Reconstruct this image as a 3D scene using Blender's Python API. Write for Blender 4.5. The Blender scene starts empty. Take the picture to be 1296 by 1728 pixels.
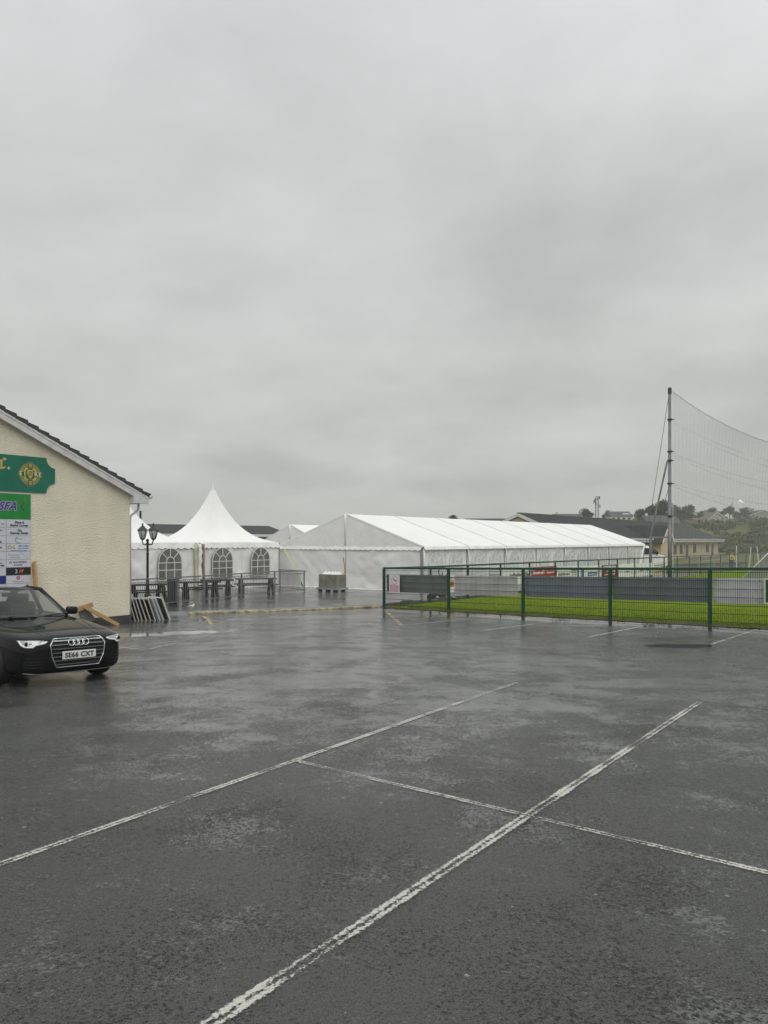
import bpy, bmesh, math, random
from mathutils import Vector, Matrix, noise
from mathutils.bvhtree import BVHTree

random.seed(7)
SC = bpy.context.scene
COL = SC.collection

# ------------------------------------------------------------------ camera
F_PX, CX, HY, EYE = 1298.0, 648.0, 912.0, 1.75      # focal length, centre column and horizon row of the photograph
cam_d = bpy.data.cameras.new('camera')
cam = bpy.data.objects.new('camera', cam_d)
COL.objects.link(cam)
cam.location = (0, 0, EYE)
cam.rotation_euler = (math.radians(90), 0, 0)
cam_d.sensor_fit = 'VERTICAL'
cam_d.sensor_height = 36.0
cam_d.lens = F_PX / 1728.0 * 36.0
cam_d.shift_y = (HY - 864.0) / 1728.0
cam_d.clip_start = 0.05
cam_d.clip_end = 4000
SC.camera = cam

# ------------------------------------------------------------------ world: overcast sky
W = bpy.data.worlds.new('World'); SC.world = W; W.use_nodes = True
nt = W.node_tree; nt.nodes.clear()
def wn(t, **k):
    n = nt.nodes.new(t)
    for a, v in k.items(): setattr(n, a, v)
    return n
SUN_EL, SUN_AZ = math.radians(50), math.radians(165)     # azimuth from +Y clockwise: behind the camera
sky = wn('ShaderNodeTexSky', sky_type='NISHITA'); sky.sun_disc = False
sky.sun_elevation = SUN_EL; sky.sun_rotation = SUN_AZ
sky.air_density = 1.5; sky.dust_density = 6.0
tc = wn('ShaderNodeTexCoord')
sep = wn('ShaderNodeSeparateXYZ'); nt.links.new(tc.outputs['Generated'], sep.inputs[0])
ramp = wn('ShaderNodeValToRGB'); nt.links.new(sep.outputs['Z'], ramp.inputs[0])
cr = ramp.color_ramp
stops = [(0.0, .50), (.06, .525), (.16, .57), (.30, .59), (.42, .605), (.50, .66), (.58, .72), (1.0, .90)]
cr.elements[0].position = 0; cr.elements[1].position = 1
for p, v in stops:
    e = cr.elements[0] if p == 0 else cr.elements[-1] if p == 1 else cr.elements.new(p)
    e.color = (v * (.985 + .02 * (1 - p)), v * 1.018, v * (.985 + .03 * min(1, p * 2)), 1)
za = wn('ShaderNodeMath', operation='MAXIMUM'); za.inputs[1].default_value = 0.0
nt.links.new(sep.outputs['Z'], za.inputs[0])
zb_ = wn('ShaderNodeMath', operation='ADD'); zb_.inputs[1].default_value = 0.22
nt.links.new(za.outputs[0], zb_.inputs[0])
dv = wn('ShaderNodeVectorMath', operation='DIVIDE')
cmb = wn('ShaderNodeCombineXYZ')
for i in range(3): nt.links.new(zb_.outputs[0], cmb.inputs[i])
nt.links.new(tc.outputs['Generated'], dv.inputs[0]); nt.links.new(cmb.outputs[0], dv.inputs[1])
mp = wn('ShaderNodeMapping'); mp.inputs['Scale'].default_value = (1.0, .9, .8); mp.inputs['Rotation'].default_value = (0, 0, .2)
mp.inputs['Location'].default_value = (-7.654, 4.788, 2.833)
nt.links.new(dv.outputs[0], mp.inputs[0])
n1 = wn('ShaderNodeTexNoise'); n1.inputs['Scale'].default_value = 1.25; n1.inputs['Detail'].default_value = 9; n1.inputs['Roughness'].default_value = .55; n1.inputs['Distortion'].default_value = .12
nt.links.new(mp.outputs[0], n1.inputs['Vector'])
mr = wn('ShaderNodeMapRange'); mr.inputs['From Min'].default_value = .28; mr.inputs['From Max'].default_value = .72
mr.inputs['To Min'].default_value = .835; mr.inputs['To Max'].default_value = 1.215
nt.links.new(n1.outputs['Fac'], mr.inputs[0])
vm = wn('ShaderNodeVectorMath', operation='SCALE')
nt.links.new(ramp.outputs[0], vm.inputs[0]); nt.links.new(mr.outputs[0], vm.inputs['Scale'])
sk = wn('ShaderNodeVectorMath', operation='SCALE'); sk.inputs['Scale'].default_value = .08
nt.links.new(sky.outputs[0], sk.inputs[0])
mx = wn('ShaderNodeMix', data_type='RGBA'); mx.inputs['Factor'].default_value = .96
nt.links.new(sk.outputs[0], mx.inputs['A']); nt.links.new(vm.outputs[0], mx.inputs['B'])
bg = wn('ShaderNodeBackground'); bg.inputs['Strength'].default_value = 1.0
nt.links.new(mx.outputs['Result'], bg.inputs[0])
wo = wn('ShaderNodeOutputWorld'); nt.links.new(bg.outputs[0], wo.inputs[0])

# ------------------------------------------------------------------ sun behind thick cloud
sd = bpy.data.lights.new('sun', 'SUN'); sd.energy = 1.5; sd.angle = math.radians(75); sd.color = (1, .985, .96)
sun = bpy.data.objects.new('sun', sd); COL.objects.link(sun)
sv = Vector((math.sin(SUN_AZ) * math.cos(SUN_EL), math.cos(SUN_AZ) * math.cos(SUN_EL), math.sin(SUN_EL)))
sun.rotation_euler = (-sv).to_track_quat('-Z', 'Y').to_euler(); sun.location = sv * 60

vs = SC.view_settings
vs.view_transform = 'Standard'; vs.look = 'None'; vs.exposure = 0.0; vs.gamma = 1.0; vs.use_curve_mapping = False
SC.render.engine = 'CYCLES'
SC.cycles.use_denoising = True
SC.cycles.max_bounces = 8; SC.cycles.transparent_max_bounces = 16; SC.cycles.volume_bounces = 1
SC.cycles.diffuse_bounces = 3; SC.cycles.glossy_bounces = 3

# ------------------------------------------------------------------ pixel helpers (photograph pixels -> metres in the place)
def P(px, py, Y): return Vector(((px - CX) / F_PX * Y, Y, EYE + (HY - py) / F_PX * Y))
def smooth(a, b, x):
    t = min(1, max(0, (x - a) / (b - a))); return t * t * (3 - 2 * t)
SL = 46.0 / F_PX
def Gz(x, y):
    """height of the ground: car park falls away from the camera, flat beyond the fence, a hill far to the right"""
    if y < -8: z = SL * 8
    elif y < 31: z = -SL * y
    elif y < 37: t = (y - 31) / 6; z = -SL * (31 + 6 * (t - t * t / 2))
    else: z = -SL * 34
    z -= .004 * (min(max(y, 37), 75) - 37)
    if y > 105:
        u = x / y
        z += (8.5 * smooth(168, 262, y) + 6.0 * smooth(262, 400, y)) * smooth(.08, .32, u)
    return z
KA, KB = Vector((-7.30, 28.75)), Vector((-.25, 33.6))      # yellow kerb line
def Tz(x, y):
    """ground incl. the slightly raised forecourt behind the yellow kerb"""
    k = (KB - KA).normalized(); n = Vector((-k.y, k.x))
    dd = (Vector((x, y)) - KA).dot(n); aa = (Vector((x, y)) - KA).dot(k)
    return Gz(x, y) + .10 * smooth(.0, .35, dd) * smooth(-3.0, 0.0, aa) * (1 - smooth(8.4, 11.5, aa))
def GP(px, py):
    """photo pixel -> point on the car park plane"""
    Y = EYE * F_PX / (py - 958.0); return Vector(((px - CX) / F_PX * Y, Y, Gz(0, Y)))

# ------------------------------------------------------------------ material helpers
def mat(name, col=(.5, .5, .5), rough=.6, metal=0, spec=.5, noise_s=None, noise_a=.15, bump=None, bump_s=.3, bump_d=.01, coat=0, trans=0, alpha=1, col2=None, nstretch=(1, 1, 1), detail=4):
    m = bpy.data.materials.new(name); m.use_nodes = True
    t = m.node_tree; b = t.nodes['Principled BSDF']
    b.inputs['Base Color'].default_value = (*col, 1); b.inputs['Roughness'].default_value = rough
    b.inputs['Metallic'].default_value = metal; b.inputs['Specular IOR Level'].default_value = spec
    b.inputs['Coat Weight'].default_value = coat; b.inputs['Transmission Weight'].default_value = trans
    b.inputs['Alpha'].default_value = alpha
    vec = None
    if noise_s or bump:
        tcn = t.nodes.new('ShaderNodeTexCoord'); mpn = t.nodes.new('ShaderNodeMapping'); mpn.inputs['Scale'].default_value = nstretch
        t.links.new(tcn.outputs['Object'], mpn.inputs[0]); vec = mpn.outputs[0]
    if noise_s:
        nn = t.nodes.new('ShaderNodeTexNoise'); nn.inputs['Scale'].default_value = noise_s; nn.inputs['Detail'].default_value = detail
        t.links.new(vec, nn.inputs['Vector'])
        rr = t.nodes.new('ShaderNodeValToRGB')
        c2 = col2 or tuple(min(1, c * (1 + noise_a)) for c in col); c1 = col if col2 else tuple(c * (1 - noise_a) for c in col)
        rr.color_ramp.elements[0].position = .3; rr.color_ramp.elements[1].position = .7
        rr.color_ramp.elements[0].color = (*c1, 1); rr.color_ramp.elements[1].color = (*c2, 1)
        t.links.new(nn.outputs['Fac'], rr.inputs[0]); t.links.new(rr.outputs[0], b.inputs['Base Color'])
    if bump:
        n2 = t.nodes.new('ShaderNodeTexNoise'); n2.inputs['Scale'].default_value = bump; n2.inputs['Detail'].default_value = 3
        t.links.new(vec, n2.inputs['Vector'])
        bn = t.nodes.new('ShaderNodeBump'); bn.inputs['Strength'].default_value = bump_s; bn.inputs['Distance'].default_value = bump_d
        t.links.new(n2.outputs['Fac'], bn.inputs['Height']); t.links.new(bn.outputs[0], b.inputs['Normal'])
    return m

# ------------------------------------------------------------------ mesh builder
class MB:
    def __init__(s): s.v, s.f, s.smooth = [], [], False
    def add(s, vs_, fs): o = len(s.v); s.v += [tuple(p) for p in vs_]; s.f += [tuple(i + o for i in q) for q in fs]; return s
    def quad(s, a, b, c, d): return s.add([a, b, c, d], [(0, 1, 2, 3)])
    def poly(s, pts): return s.add(pts, [tuple(range(len(pts)))])
    def box(s, c, d, rz=0, rx=0, ry=0):
        R = Matrix.Rotation(rz, 3, 'Z') @ Matrix.Rotation(ry, 3, 'Y') @ Matrix.Rotation(rx, 3, 'X')
        c = Vector(c); h = Vector(d) / 2
        vs_ = [c + R @ Vector((x * h.x, y * h.y, z * h.z)) for z in (-1, 1) for y in (-1, 1) for x in (-1, 1)]
        return s.add(vs_, [(0, 2, 3, 1), (4, 5, 7, 6), (0, 1, 5, 4), (2, 6, 7, 3), (0, 4, 6, 2), (1, 3, 7, 5)])
    def bar(s, a, b, w, h, up=(0, 0, 1)):
        a, b = Vector(a), Vector(b); d = (b - a).normalized(); up = Vector(up)
        if abs(d.dot(up)) > .98: up = Vector((0, 1, 0))
        r = d.cross(up).normalized(); u = r.cross(d).normalized()
        vs_ = [p + r * (i * w / 2) + u * (j * h / 2) for p in (a, b) for j in (-1, 1) for i in (-1, 1)]
        return s.add(vs_, [(0, 1, 3, 2), (4, 6, 7, 5), (0, 4, 5, 1), (2, 3, 7, 6), (0, 2, 6, 4), (1, 5, 7, 3)])
    def tube(s, pts, r, n=8, cap=True):
        pts = [Vector(p) for p in pts]; rs = r if isinstance(r, (list, tuple)) else [r] * len(pts)
        o = len(s.v); prev = None
        for i, p in enumerate(pts):
            d = (pts[min(i + 1, len(pts) - 1)] - pts[max(i - 1, 0)]).normalized()
            up = Vector((0, 0, 1)) if abs(d.z) < .95 else Vector((1, 0, 0))
            if prev is not None: a = (prev - d * prev.dot(d)).normalized()
            else: a = d.cross(up).normalized()
            prev = a; b = d.cross(a)
            s.v += [tuple(p + (a * math.cos(2 * math.pi * k / n) + b * math.sin(2 * math.pi * k / n)) * rs[i]) for k in range(n)]
        for i in range(len(pts) - 1):
            for k in range(n):
                a0 = o + i * n + k; a1 = o + i * n + (k + 1) % n
                s.f.append((a0, a1, a1 + n, a0 + n))
        if cap:
            s.f.append(tuple(o + k for k in range(n))[::-1]); e = o + (len(pts) - 1) * n; s.f.append(tuple(e + k for k in range(n)))
        return s
    def lathe(s, prof, c=(0, 0, 0), n=16):
        o = len(s.v); c = Vector(c)
        for r, z in prof:
            s.v += [tuple(c + Vector((r * math.cos(2 * math.pi * k / n), r * math.sin(2 * math.pi * k / n), z))) for k in range(n)]
        for i in range(len(prof) - 1):
            for k in range(n):
                a0 = o + i * n + k; a1 = o + i * n + (k + 1) % n
                s.f.append((a0, a1, a1 + n, a0 + n))
        s.f.append(tuple(o + k for k in range(n))[::-1]); e = o + (len(prof) - 1) * n; s.f.append(tuple(e + k for k in range(n)))
        return s
    def grid(s, fn, nu, nv):
        o = len(s.v)
        for j in range(nv + 1):
            for i in range(nu + 1): s.v.append(tuple(fn(i / nu, j / nv)))
        for j in range(nv):
            for i in range(nu):
                a = o + j * (nu + 1) + i; s.f.append((a, a + 1, a + nu + 2, a + nu + 1))
        return s
    def prism(s, pts, off):
        """closed prism: polygon pts moved along off"""
        off = Vector(off); n = len(pts); a = [Vector(p) for p in pts]
        return s.add(a + [p + off for p in a], [tuple(range(n))[::-1], tuple(range(n, 2 * n))] + [(i, (i + 1) % n, n + (i + 1) % n, n + i) for i in range(n)])
    def mesh(s, name):
        me = bpy.data.meshes.new(name); me.from_pydata(s.v, [], s.f); me.validate(); me.update()
        if s.smooth: me.shade_smooth()
        return me
    def build(s, name, m=None, parent=None, smooth_=None):
        if smooth_ is not None: s.smooth = smooth_
        return link(name, s.mesh(name), m, parent)
def link(name, me, m=None, parent=None):
    o = bpy.data.objects.new(name, me); COL.objects.link(o)
    if m is not None:
        me.materials.clear(); me.materials.append(m)
    if parent is not None: o.parent = parent
    return o
def tag(o, label, cat, group=None):
    o['label'] = label; o['category'] = cat
    if group: o['group'] = group
    return o
def thing(name, label, cat, loc=(0, 0, 0), rz=0, group=None):
    o = bpy.data.objects.new(name, None); COL.objects.link(o); o.empty_display_size = .2
    o.location = loc; o.rotation_euler = (0, 0, rz)
    return tag(o, label, cat, group)
def struct(o, kind='structure'): o['kind'] = kind; return o
def bevel(o, w=.01, seg=2):
    b = o.modifiers.new('bevel', 'BEVEL'); b.width = w; b.segments = seg; b.limit_method = 'ANGLE'; return o
def text_mesh(s, size, shear=0, ext=0.0, align='CENTER', bold=0.0, space=1.0):
    c = bpy.data.curves.new('text', 'FONT'); c.body = s; c.size = size; c.shear = shear; c.extrude = ext; c.align_x = align; c.align_y = 'CENTER'
    c.offset = bold; c.space_character = space; c.resolution_u = 3
    o = bpy.data.objects.new('text', c); COL.objects.link(o)
    dg = bpy.context.evaluated_depsgraph_get(); me = bpy.data.meshes.new_from_object(o.evaluated_get(dg))
    bpy.data.objects.remove(o); bpy.data.curves.remove(c); return me
def copy_tree(o, parent=None):
    c = o.copy(); COL.objects.link(c); c.parent = parent
    for ch in o.children: copy_tree(ch, c)
    return c
def fbm(x, y, z=0.0): return noise.fractal(Vector((x, y, z)), 1.0, 2.0, 4)
DA = math.atan2(.814, .581)                      # the marquee, the club house and the pavilion share this direction
DX, DN = Vector((math.cos(DA), math.sin(DA), 0)), Vector((-math.sin(DA), math.cos(DA), 0))
# ================================================================== ground materials
def asphalt_material():
    m = bpy.data.materials.new('wet_asphalt'); m.use_nodes = True
    t = m.node_tree; L = t.links.new; b = t.nodes['Principled BSDF']
    def N(ty, **k):
        n = t.nodes.new(ty)
        for a, v in k.items(): setattr(n, a, v)
        return n
    def math_(op, a, b_=None, c=None, clamp=False):
        n = N('ShaderNodeMath', operation=op); n.use_clamp = clamp
        for i, v in enumerate((a, b_, c)):
            if v is None: continue
            if isinstance(v, (int, float)): n.inputs[i].default_value = v
            else: L(v, n.inputs[i])
        return n.outputs[0]
    geo = N('ShaderNodeNewGeometry'); pos = geo.outputs['Position']
    def noise_(scale, detail=4, rough=.55, dist=0, vec=pos):
        n = N('ShaderNodeTexNoise'); n.inputs['Scale'].default_value = scale; n.inputs['Detail'].default_value = detail
        n.inputs['Roughness'].default_value = rough; n.inputs['Distortion'].default_value = dist; L(vec, n.inputs['Vector']); return n.outputs['Fac']
    def rng(v, a, b_, c=0, d=1):
        n = N('ShaderNodeMapRange'); n.interpolation_type = 'SMOOTHSTEP'
        for i, x in enumerate((a, b_, c, d)): n.inputs[i + 1].default_value = x
        L(v, n.inputs[0]); return n.outputs[0]
    sy = N('ShaderNodeSeparateXYZ'); L(pos, sy.inputs[0])
    big = noise_(.32, 5, .6, .3); mid = noise_(1.6, 5, .65, .4); fine = noise_(14, 4, .7); grit = noise_(120, 2, .6)
    lump = noise_(34, 3, .6); lump2 = noise_(62, 3, .65)
    # --- puddles lying in hollows: (x, y, direction, half length, half width, weight)
    edge = math_('ADD', math_('MULTIPLY', math_('SUBTRACT', mid, .5), 1.5), math_('MULTIPLY', math_('SUBTRACT', big, .5), 1.2))
    def puddle(cx, cy, ang, rl, rw, hard=.25, wgt=1.0, jag=1.0):
        mp_ = N('ShaderNodeMapping'); mp_.vector_type = 'TEXTURE'
        mp_.inputs['Location'].default_value = (cx, cy, 0); mp_.inputs['Rotation'].default_value = (0, 0, ang); mp_.inputs['Scale'].default_value = (rl, rw, 1000)
        L(pos, mp_.inputs[0]); ln = N('ShaderNodeVectorMath', operation='LENGTH'); L(mp_.outputs[0], ln.inputs[0])
        v = math_('ADD', ln.outputs['Value'], math_('MULTIPLY', edge, jag))
        return math_('MULTIPLY', rng(v, 1.0 + hard, 1.0 - hard), wgt)
    fa = math.atan2(-.727, .687)
    pud = [puddle(4.6, 27.2, fa, 9.8, 1.25, .4, .97), puddle(10.8, 20.6, fa, 3.2, 1.0), puddle(-1.0, 27.6, .1, 4.2, 1.0, .35, .8), puddle(-6.1, 20.3, .5, 2.3, .75, .3, .93),
           puddle(-5.9, 25.6, .6, 1.7, .55, .15), puddle(6.7, 17.2, .05, 1.0, .42, .12, 1, .5), puddle(4.3, 20.6, .1, 1.1, .36, .5, .55), puddle(-1.65, 8.68, .3, .36, .09, .4, .45, .9),
           puddle(-.6, 15.2, .25, 3.4, .8, .5, .55), puddle(4.5, 12.6, .2, 1.8, .5, .5, .5), puddle(-3.5, 37, .7, 3.5, .9, .4, .8), puddle(.6, 37.5, 0, 3.0, 1.2, .4, .9), puddle(-2.2, 31.2, .6, 2.4, .5, .3, .7)]
    def strip(ax, ay, bx, by, w, wgt):
        cx, cy = (ax + bx) / 2, (ay + by) / 2; l = math.hypot(bx - ax, by - ay) / 2
        return puddle(cx, cy, math.atan2(by - ay, bx - ax), l, w, .6, wgt, 1.1)
    pud += [strip(-2.35, 7.5, .5, 17.0, .07, .42), strip(1.0, 9.15, 3.1, 8.55, .05, .4), strip(-7.0, 16, 1, 16.8, .25, .35)]
    pmax = pud[0]
    for q in pud[1:]: pmax = math_('MAXIMUM', pmax, q)
    patch = noise_(1.05, 6, .66, .35); bias = math_('ADD', rng(sy.outputs['Y'], 4.0, 11, -.13, .085), rng(sy.outputs['Y'], 24, 30, 0, .05))
    ragged = math_('ADD', math_('MULTIPLY', math_('SUBTRACT', lump2, .5), .8), math_('ADD', math_('MULTIPLY', math_('SUBTRACT', lump, .5), .5), math_('ADD', math_('MULTIPLY', math_('SUBTRACT', fine, .5), .45), math_('MULTIPLY', math_('SUBTRACT', mid, .5), .5))))
    film = rng(math_('ADD', math_('ADD', patch, bias), ragged), .48, .60)              # thin shining film on part of the surface
    wet = math_('MAXIMUM', math_('MULTIPLY', film, .8), pmax)
    # --- colour
    cmix = N('ShaderNodeMix', data_type='RGBA'); cmix.inputs['A'].default_value = (.004, .0041, .0040, 1); cmix.inputs['B'].default_value = (.089, .091, .090, 1)  # dark pits between stones: crevice shade painted in with the grain colour
    pat0 = noise_(.6, 4, .6); L(rng(math_('ADD', math_('ADD', math_('MULTIPLY', lump2, .62), math_('MULTIPLY', lump, .38)), math_('MULTIPLY', math_('SUBTRACT', pat0, .5), .55)), .385, .485), cmix.inputs['Factor'])
    vor = N('ShaderNodeTexVoronoi'); vor.inputs['Scale'].default_value = 7.5; L(pos, vor.inputs['Vector'])
    chipsel = N('ShaderNodeSeparateColor'); L(vor.outputs['Color'], chipsel.inputs[0])
    chip = math_('MULTIPLY', math_('LESS_THAN', vor.outputs['Distance'], math_('MULTIPLY', chipsel.outputs[1], .115)), math_('GREATER_THAN', chipsel.outputs[0], .48))
    v2 = N('ShaderNodeTexVoronoi'); v2.inputs['Scale'].default_value = 75; L(pos, v2.inputs['Vector'])
    s2 = N('ShaderNodeSeparateColor'); L(v2.outputs['Color'], s2.inputs[0])
    cm2 = N('ShaderNodeMix', data_type='RGBA'); L(cmix.outputs['Result'], cm2.inputs['A']); cm2.inputs['B'].default_value = (.095, .095, .089, 1)
    L(math_('MULTIPLY', rng(s2.outputs[0], .72, 1.0), .75), cm2.inputs['Factor'])
    cm3 = N('ShaderNodeMix', data_type='RGBA'); L(cm2.outputs['Result'], cm3.inputs['A']); cm3.inputs['B'].default_value = (.42, .41, .37, 1)
    L(math_('MULTIPLY', chip, .8), cm3.inputs['Factor'])
    cm4 = N('ShaderNodeMix', data_type='RGBA'); L(cm3.outputs['Result'], cm4.inputs['A']); cm4.inputs['B'].default_value = (.020, .020, .019, 1); L(math_('MULTIPLY', pmax, .7), cm4.inputs['Factor'])
    L(cm4.outputs['Result'], b.inputs['Base Color'])
    # --- gloss
    ro = math_('ADD', math_('MULTIPLY', math_('SUBTRACT', 1.0, wet, clamp=True), .20), .07)
    ro = math_('ADD', ro, math_('MULTIPLY', math_('MULTIPLY', math_('SUBTRACT', fine, .5), .25), math_('SUBTRACT', 1.0, pmax, clamp=True)))
    L(ro, b.inputs['Roughness']); b.inputs['Specular IOR Level'].default_value = .62
    # --- relief: aggregate and small dents, drowned where water stands
    h = math_('ADD', math_('MULTIPLY', v2.outputs['Distance'], -.4), math_('ADD', math_('MULTIPLY', lump2, 1.2), math_('ADD', math_('MULTIPLY', lump, 1.0), math_('MULTIPLY', fine, 1.0))))
    bn = N('ShaderNodeBump'); bn.inputs['Distance'].default_value = .032
    L(h, bn.inputs['Height']); L(math_('MULTIPLY', math_('SUBTRACT', 1.0, math_('MINIMUM', math_('MAXIMUM', math_('MULTIPLY', film, .93), math_('MULTIPLY', pmax, .99)), .99), clamp=True), 1.0), bn.inputs['Strength'])
    lvl = N('ShaderNodeMix', data_type='VECTOR'); L(rng(pmax, .45, .95), lvl.inputs['Factor']); L(bn.outputs[0], lvl.inputs[4]); lvl.inputs[5].default_value = (0, 0, 1)   # standing water lies level
    nrmz = N('ShaderNodeVectorMath', operation='NORMALIZE'); L(lvl.outputs[1], nrmz.inputs[0]); L(nrmz.outputs[0], b.inputs['Normal'])
    return m

def paint_material(name, col, worn=.5):
    """road paint with the stone showing through where it has worn"""
    m = bpy.data.materials.new(name); m.use_nodes = True
    t = m.node_tree; L = t.links.new; b = t.nodes['Principled BSDF']
    geo = t.nodes.new('ShaderNodeNewGeometry')
    def nz(s, d=4):
        n = t.nodes.new('ShaderNodeTexNoise'); n.inputs['Scale'].default_value = s; n.inputs['Detail'].default_value = d; n.inputs['Roughness'].default_value = .7
        L(geo.outputs['Position'], n.inputs['Vector']); return n.outputs['Fac']
    a = t.nodes.new('ShaderNodeMath'); a.operation = 'MULTIPLY_ADD'; a.inputs[1].default_value = .75; L(nz(1.7, 3), a.inputs[0])
    s = t.nodes.new('ShaderNodeMath'); s.operation = 'MULTIPLY'; s.inputs[1].default_value = 1.0; L(nz(52, 6), s.inputs[0]); L(s.outputs[0], a.inputs[2])
    # uv.y runs across the line: thin wear seam in the middle, ragged edges
    uv = t.nodes.new('ShaderNodeUVMap'); sp = t.nodes.new('ShaderNodeSeparateXYZ'); L(uv.outputs[0], sp.inputs[0])
    ab = t.nodes.new('ShaderNodeMath'); ab.operation = 'SUBTRACT'; ab.inputs[1].default_value = .5; L(sp.outputs['Y'], ab.inputs[0])
    ab2 = t.nodes.new('ShaderNodeMath'); ab2.operation = 'ABSOLUTE'; L(ab.outputs[0], ab2.inputs[0])
    rp = t.nodes.new('ShaderNodeValToRGB'); e = rp.color_ramp.elements
    e[0].position = 0; e[0].color = (.40, .40, .40, 1); e[1].position = .5; e[1].color = (.14, .14, .14, 1)
    x = e.new(.09); x.color = (.5, .5, .5, 1); x = e.new(.24); x.color = (.6, .6, .6, 1); x = e.new(.36); x.color = (.45, .45, .45, 1)
    L(ab2.outputs[0], rp.inputs[0])
    c = t.nodes.new('ShaderNodeMath'); c.operation = 'ADD'; L(rp.outputs[0], c.inputs[0]); L(a.outputs[0], c.inputs[1])
    r = t.nodes.new('ShaderNodeMapRange'); r.inputs[1].default_value = 1.175 + worn * .3; r.inputs[2].default_value = 1.30 + worn * .3; L(c.outputs[0], r.inputs[0])
    mixc = t.nodes.new('ShaderNodeMix'); mixc.data_type = 'RGBA'; mixc.inputs['A'].default_value = (*[c * .72 for c in col], 1); mixc.inputs['B'].default_value = (*col, 1)
    L(r.outputs[0], mixc.inputs['Factor']); L(mixc.outputs['Result'], b.inputs['Base Color']); L(r.outputs[0], b.inputs['Alpha'])
    b.inputs['Roughness'].default_value = .42; b.inputs['Specular IOR Level'].default_value = .4
    v2 = t.nodes.new('ShaderNodeTexVoronoi'); v2.inputs['Scale'].default_value = 75; L(geo.outputs['Position'], v2.inputs['Vector'])
    bn = t.nodes.new('ShaderNodeBump'); bn.inputs['Distance'].default_value = .008; bn.inputs['Strength'].default_value = .5; bn.invert = True
    L(v2.outputs['Distance'], bn.inputs['Height']); L(bn.outputs[0], b.inputs['Normal'])
    return m

ASPH = asphalt_material()
M_WHITE_LINE = paint_material('worn_white_road_paint', (.52, .51, .465), .52)
M_FAINT_LINE = paint_material('faint_white_road_paint', (.50, .49, .45), .42)
M_YELLOW_LINE = paint_material('worn_yellow_road_paint', (.50, .40, .17), .62)
M_FIELD = mat('rough_field', (.060, .072, .024), .9, noise_s=.035, col2=(.15, .145, .055), detail=8, spec=.1)
M_PITCH = mat('pitch_turf', (.115, .175, .006), 1.0, noise_s=.8, col2=(.175, .24, .012), detail=8, bump=60, bump_s=.5, bump_d=.02, spec=.03)
M_SOIL = mat('soil', (.055, .042, .025), .9, noise_s=3, col2=(.085, .085, .03), detail=6, bump=30, bump_s=.6, bump_d=.02)
M_CONC = mat('rough_concrete', (.085, .083, .075), .75, noise_s=6, noise_a=.4, bump=18, bump_s=.5, bump_d=.02)

# ------------------------------------------------------------------ ground sheet to the horizon
def build_ground():
    xs = [-1500, -900, -600, -400, -260, -170, -110, -75, -50] + [-40 + 5 * i for i in range(57)] + [260, 290, 330, 380, 450, 560, 700, 950, 1500]
    ys = [-400, -200, -100, -50, -25, -12] + [-8 + 4 * i for i in range(90)] + [365, 400, 450, 520, 620, 800, 1100, 1600, 2400]
    b = MB(); b.v = [(x, y, Gz(x, y) - .10) for y in ys for x in xs]; n = len(xs)
    b.f = [(j * n + i, j * n + i + 1, (j + 1) * n + i + 1, (j + 1) * n + i) for j in range(len(ys) - 1) for i in range(n - 1)]
    return struct(b.build('ground', M_FIELD, None, True))
build_ground()
def sheet(x0, x1, y0, y1, st, zf):
    nx, ny = int(round((x1 - x0) / st)), int(round((y1 - y0) / st))
    return MB().grid(lambda u, v: (x0 + (x1 - x0) * u, y0 + (y1 - y0) * v, zf(x0 + (x1 - x0) * u, y0 + (y1 - y0) * v)), nx, ny)
CAR_PARK = struct(sheet(-46, 40, -12, 72, .4, Tz).build('car_park', ASPH, None, True))

# painted bay lines
def line(pts, w, m, lift=.004):
    b = MB(); uv = []
    for (a, c) in zip(pts[:-1], pts[1:]):
        a, c = Vector(a[:2]), Vector(c[:2]); d = (c - a); l = d.length; d.normalize(); n = Vector((-d.y, d.x)) * w / 2
        k = max(1, int(l / .4))
        for i in range(k):
            q = [a + d * l * i / k - n, a + d * l * (i + 1) / k - n, a + d * l * (i + 1) / k + n, a + d * l * i / k + n]
            b.quad(*[(p.x, p.y, Tz(p.x, p.y) + lift) for p in q]); uv += [(i / k * l, 0), ((i + 1) / k * l, 0), ((i + 1) / k * l, 1), (i / k * l, 1)]
    me = b.mesh('painted_line'); ul = me.uv_layers.new(name='UVMap')
    for i, c in enumerate(uv): ul.data[i].uv = c
    return link('painted_line', me, m, CAR_PARK)
g = GP
aA, bA = g(358, 1728), g(1181, 1185); dA = (bA - aA).normalized()
line([aA - dA * 1.6, bA], .112, M_WHITE_LINE, .006)
aB, bB = g(0, 1459), g(872, 1152); dB = (bB - aB).normalized()
line([aB - dB * 2.0, bB], .095, M_WHITE_LINE, .005)
aC, bC = g(500, 1284), g(1296, 1473); dC = (bC - aC).normalized()
line([aC, bC + dC * 2.5], .085, M_WHITE_LINE, .004)
for a, c, w in [((677, 1055.5), (790, 1044.5), .10), ((815, 1064), (936, 1048.5), .10), ((990, 1075.5), (1096, 1054.5), .10), ((1200, 1087.5), (1278, 1062), .10)]:
    line([g(*a), g(*c)], w, M_FAINT_LINE)
line([g(649, 1029), g(677, 1055)], .17, M_YELLOW_LINE, .007)
for a, c in [((690, 1034), (745, 1040)), ((665, 1038), (720, 1051)), ((700, 1047), (760, 1037)), ((680, 1041), (735, 1036))]:
    line([g(*a), g(*c)], .07, M_YELLOW_LINE, .008)
line([g(186, 1091), g(247, 1097), g(300, 1084)], .07, M_FAINT_LINE, .005)
line([g(186, 1097), g(240, 1089), g(325, 1079)], .07, M_FAINT_LINE, .007)

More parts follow.
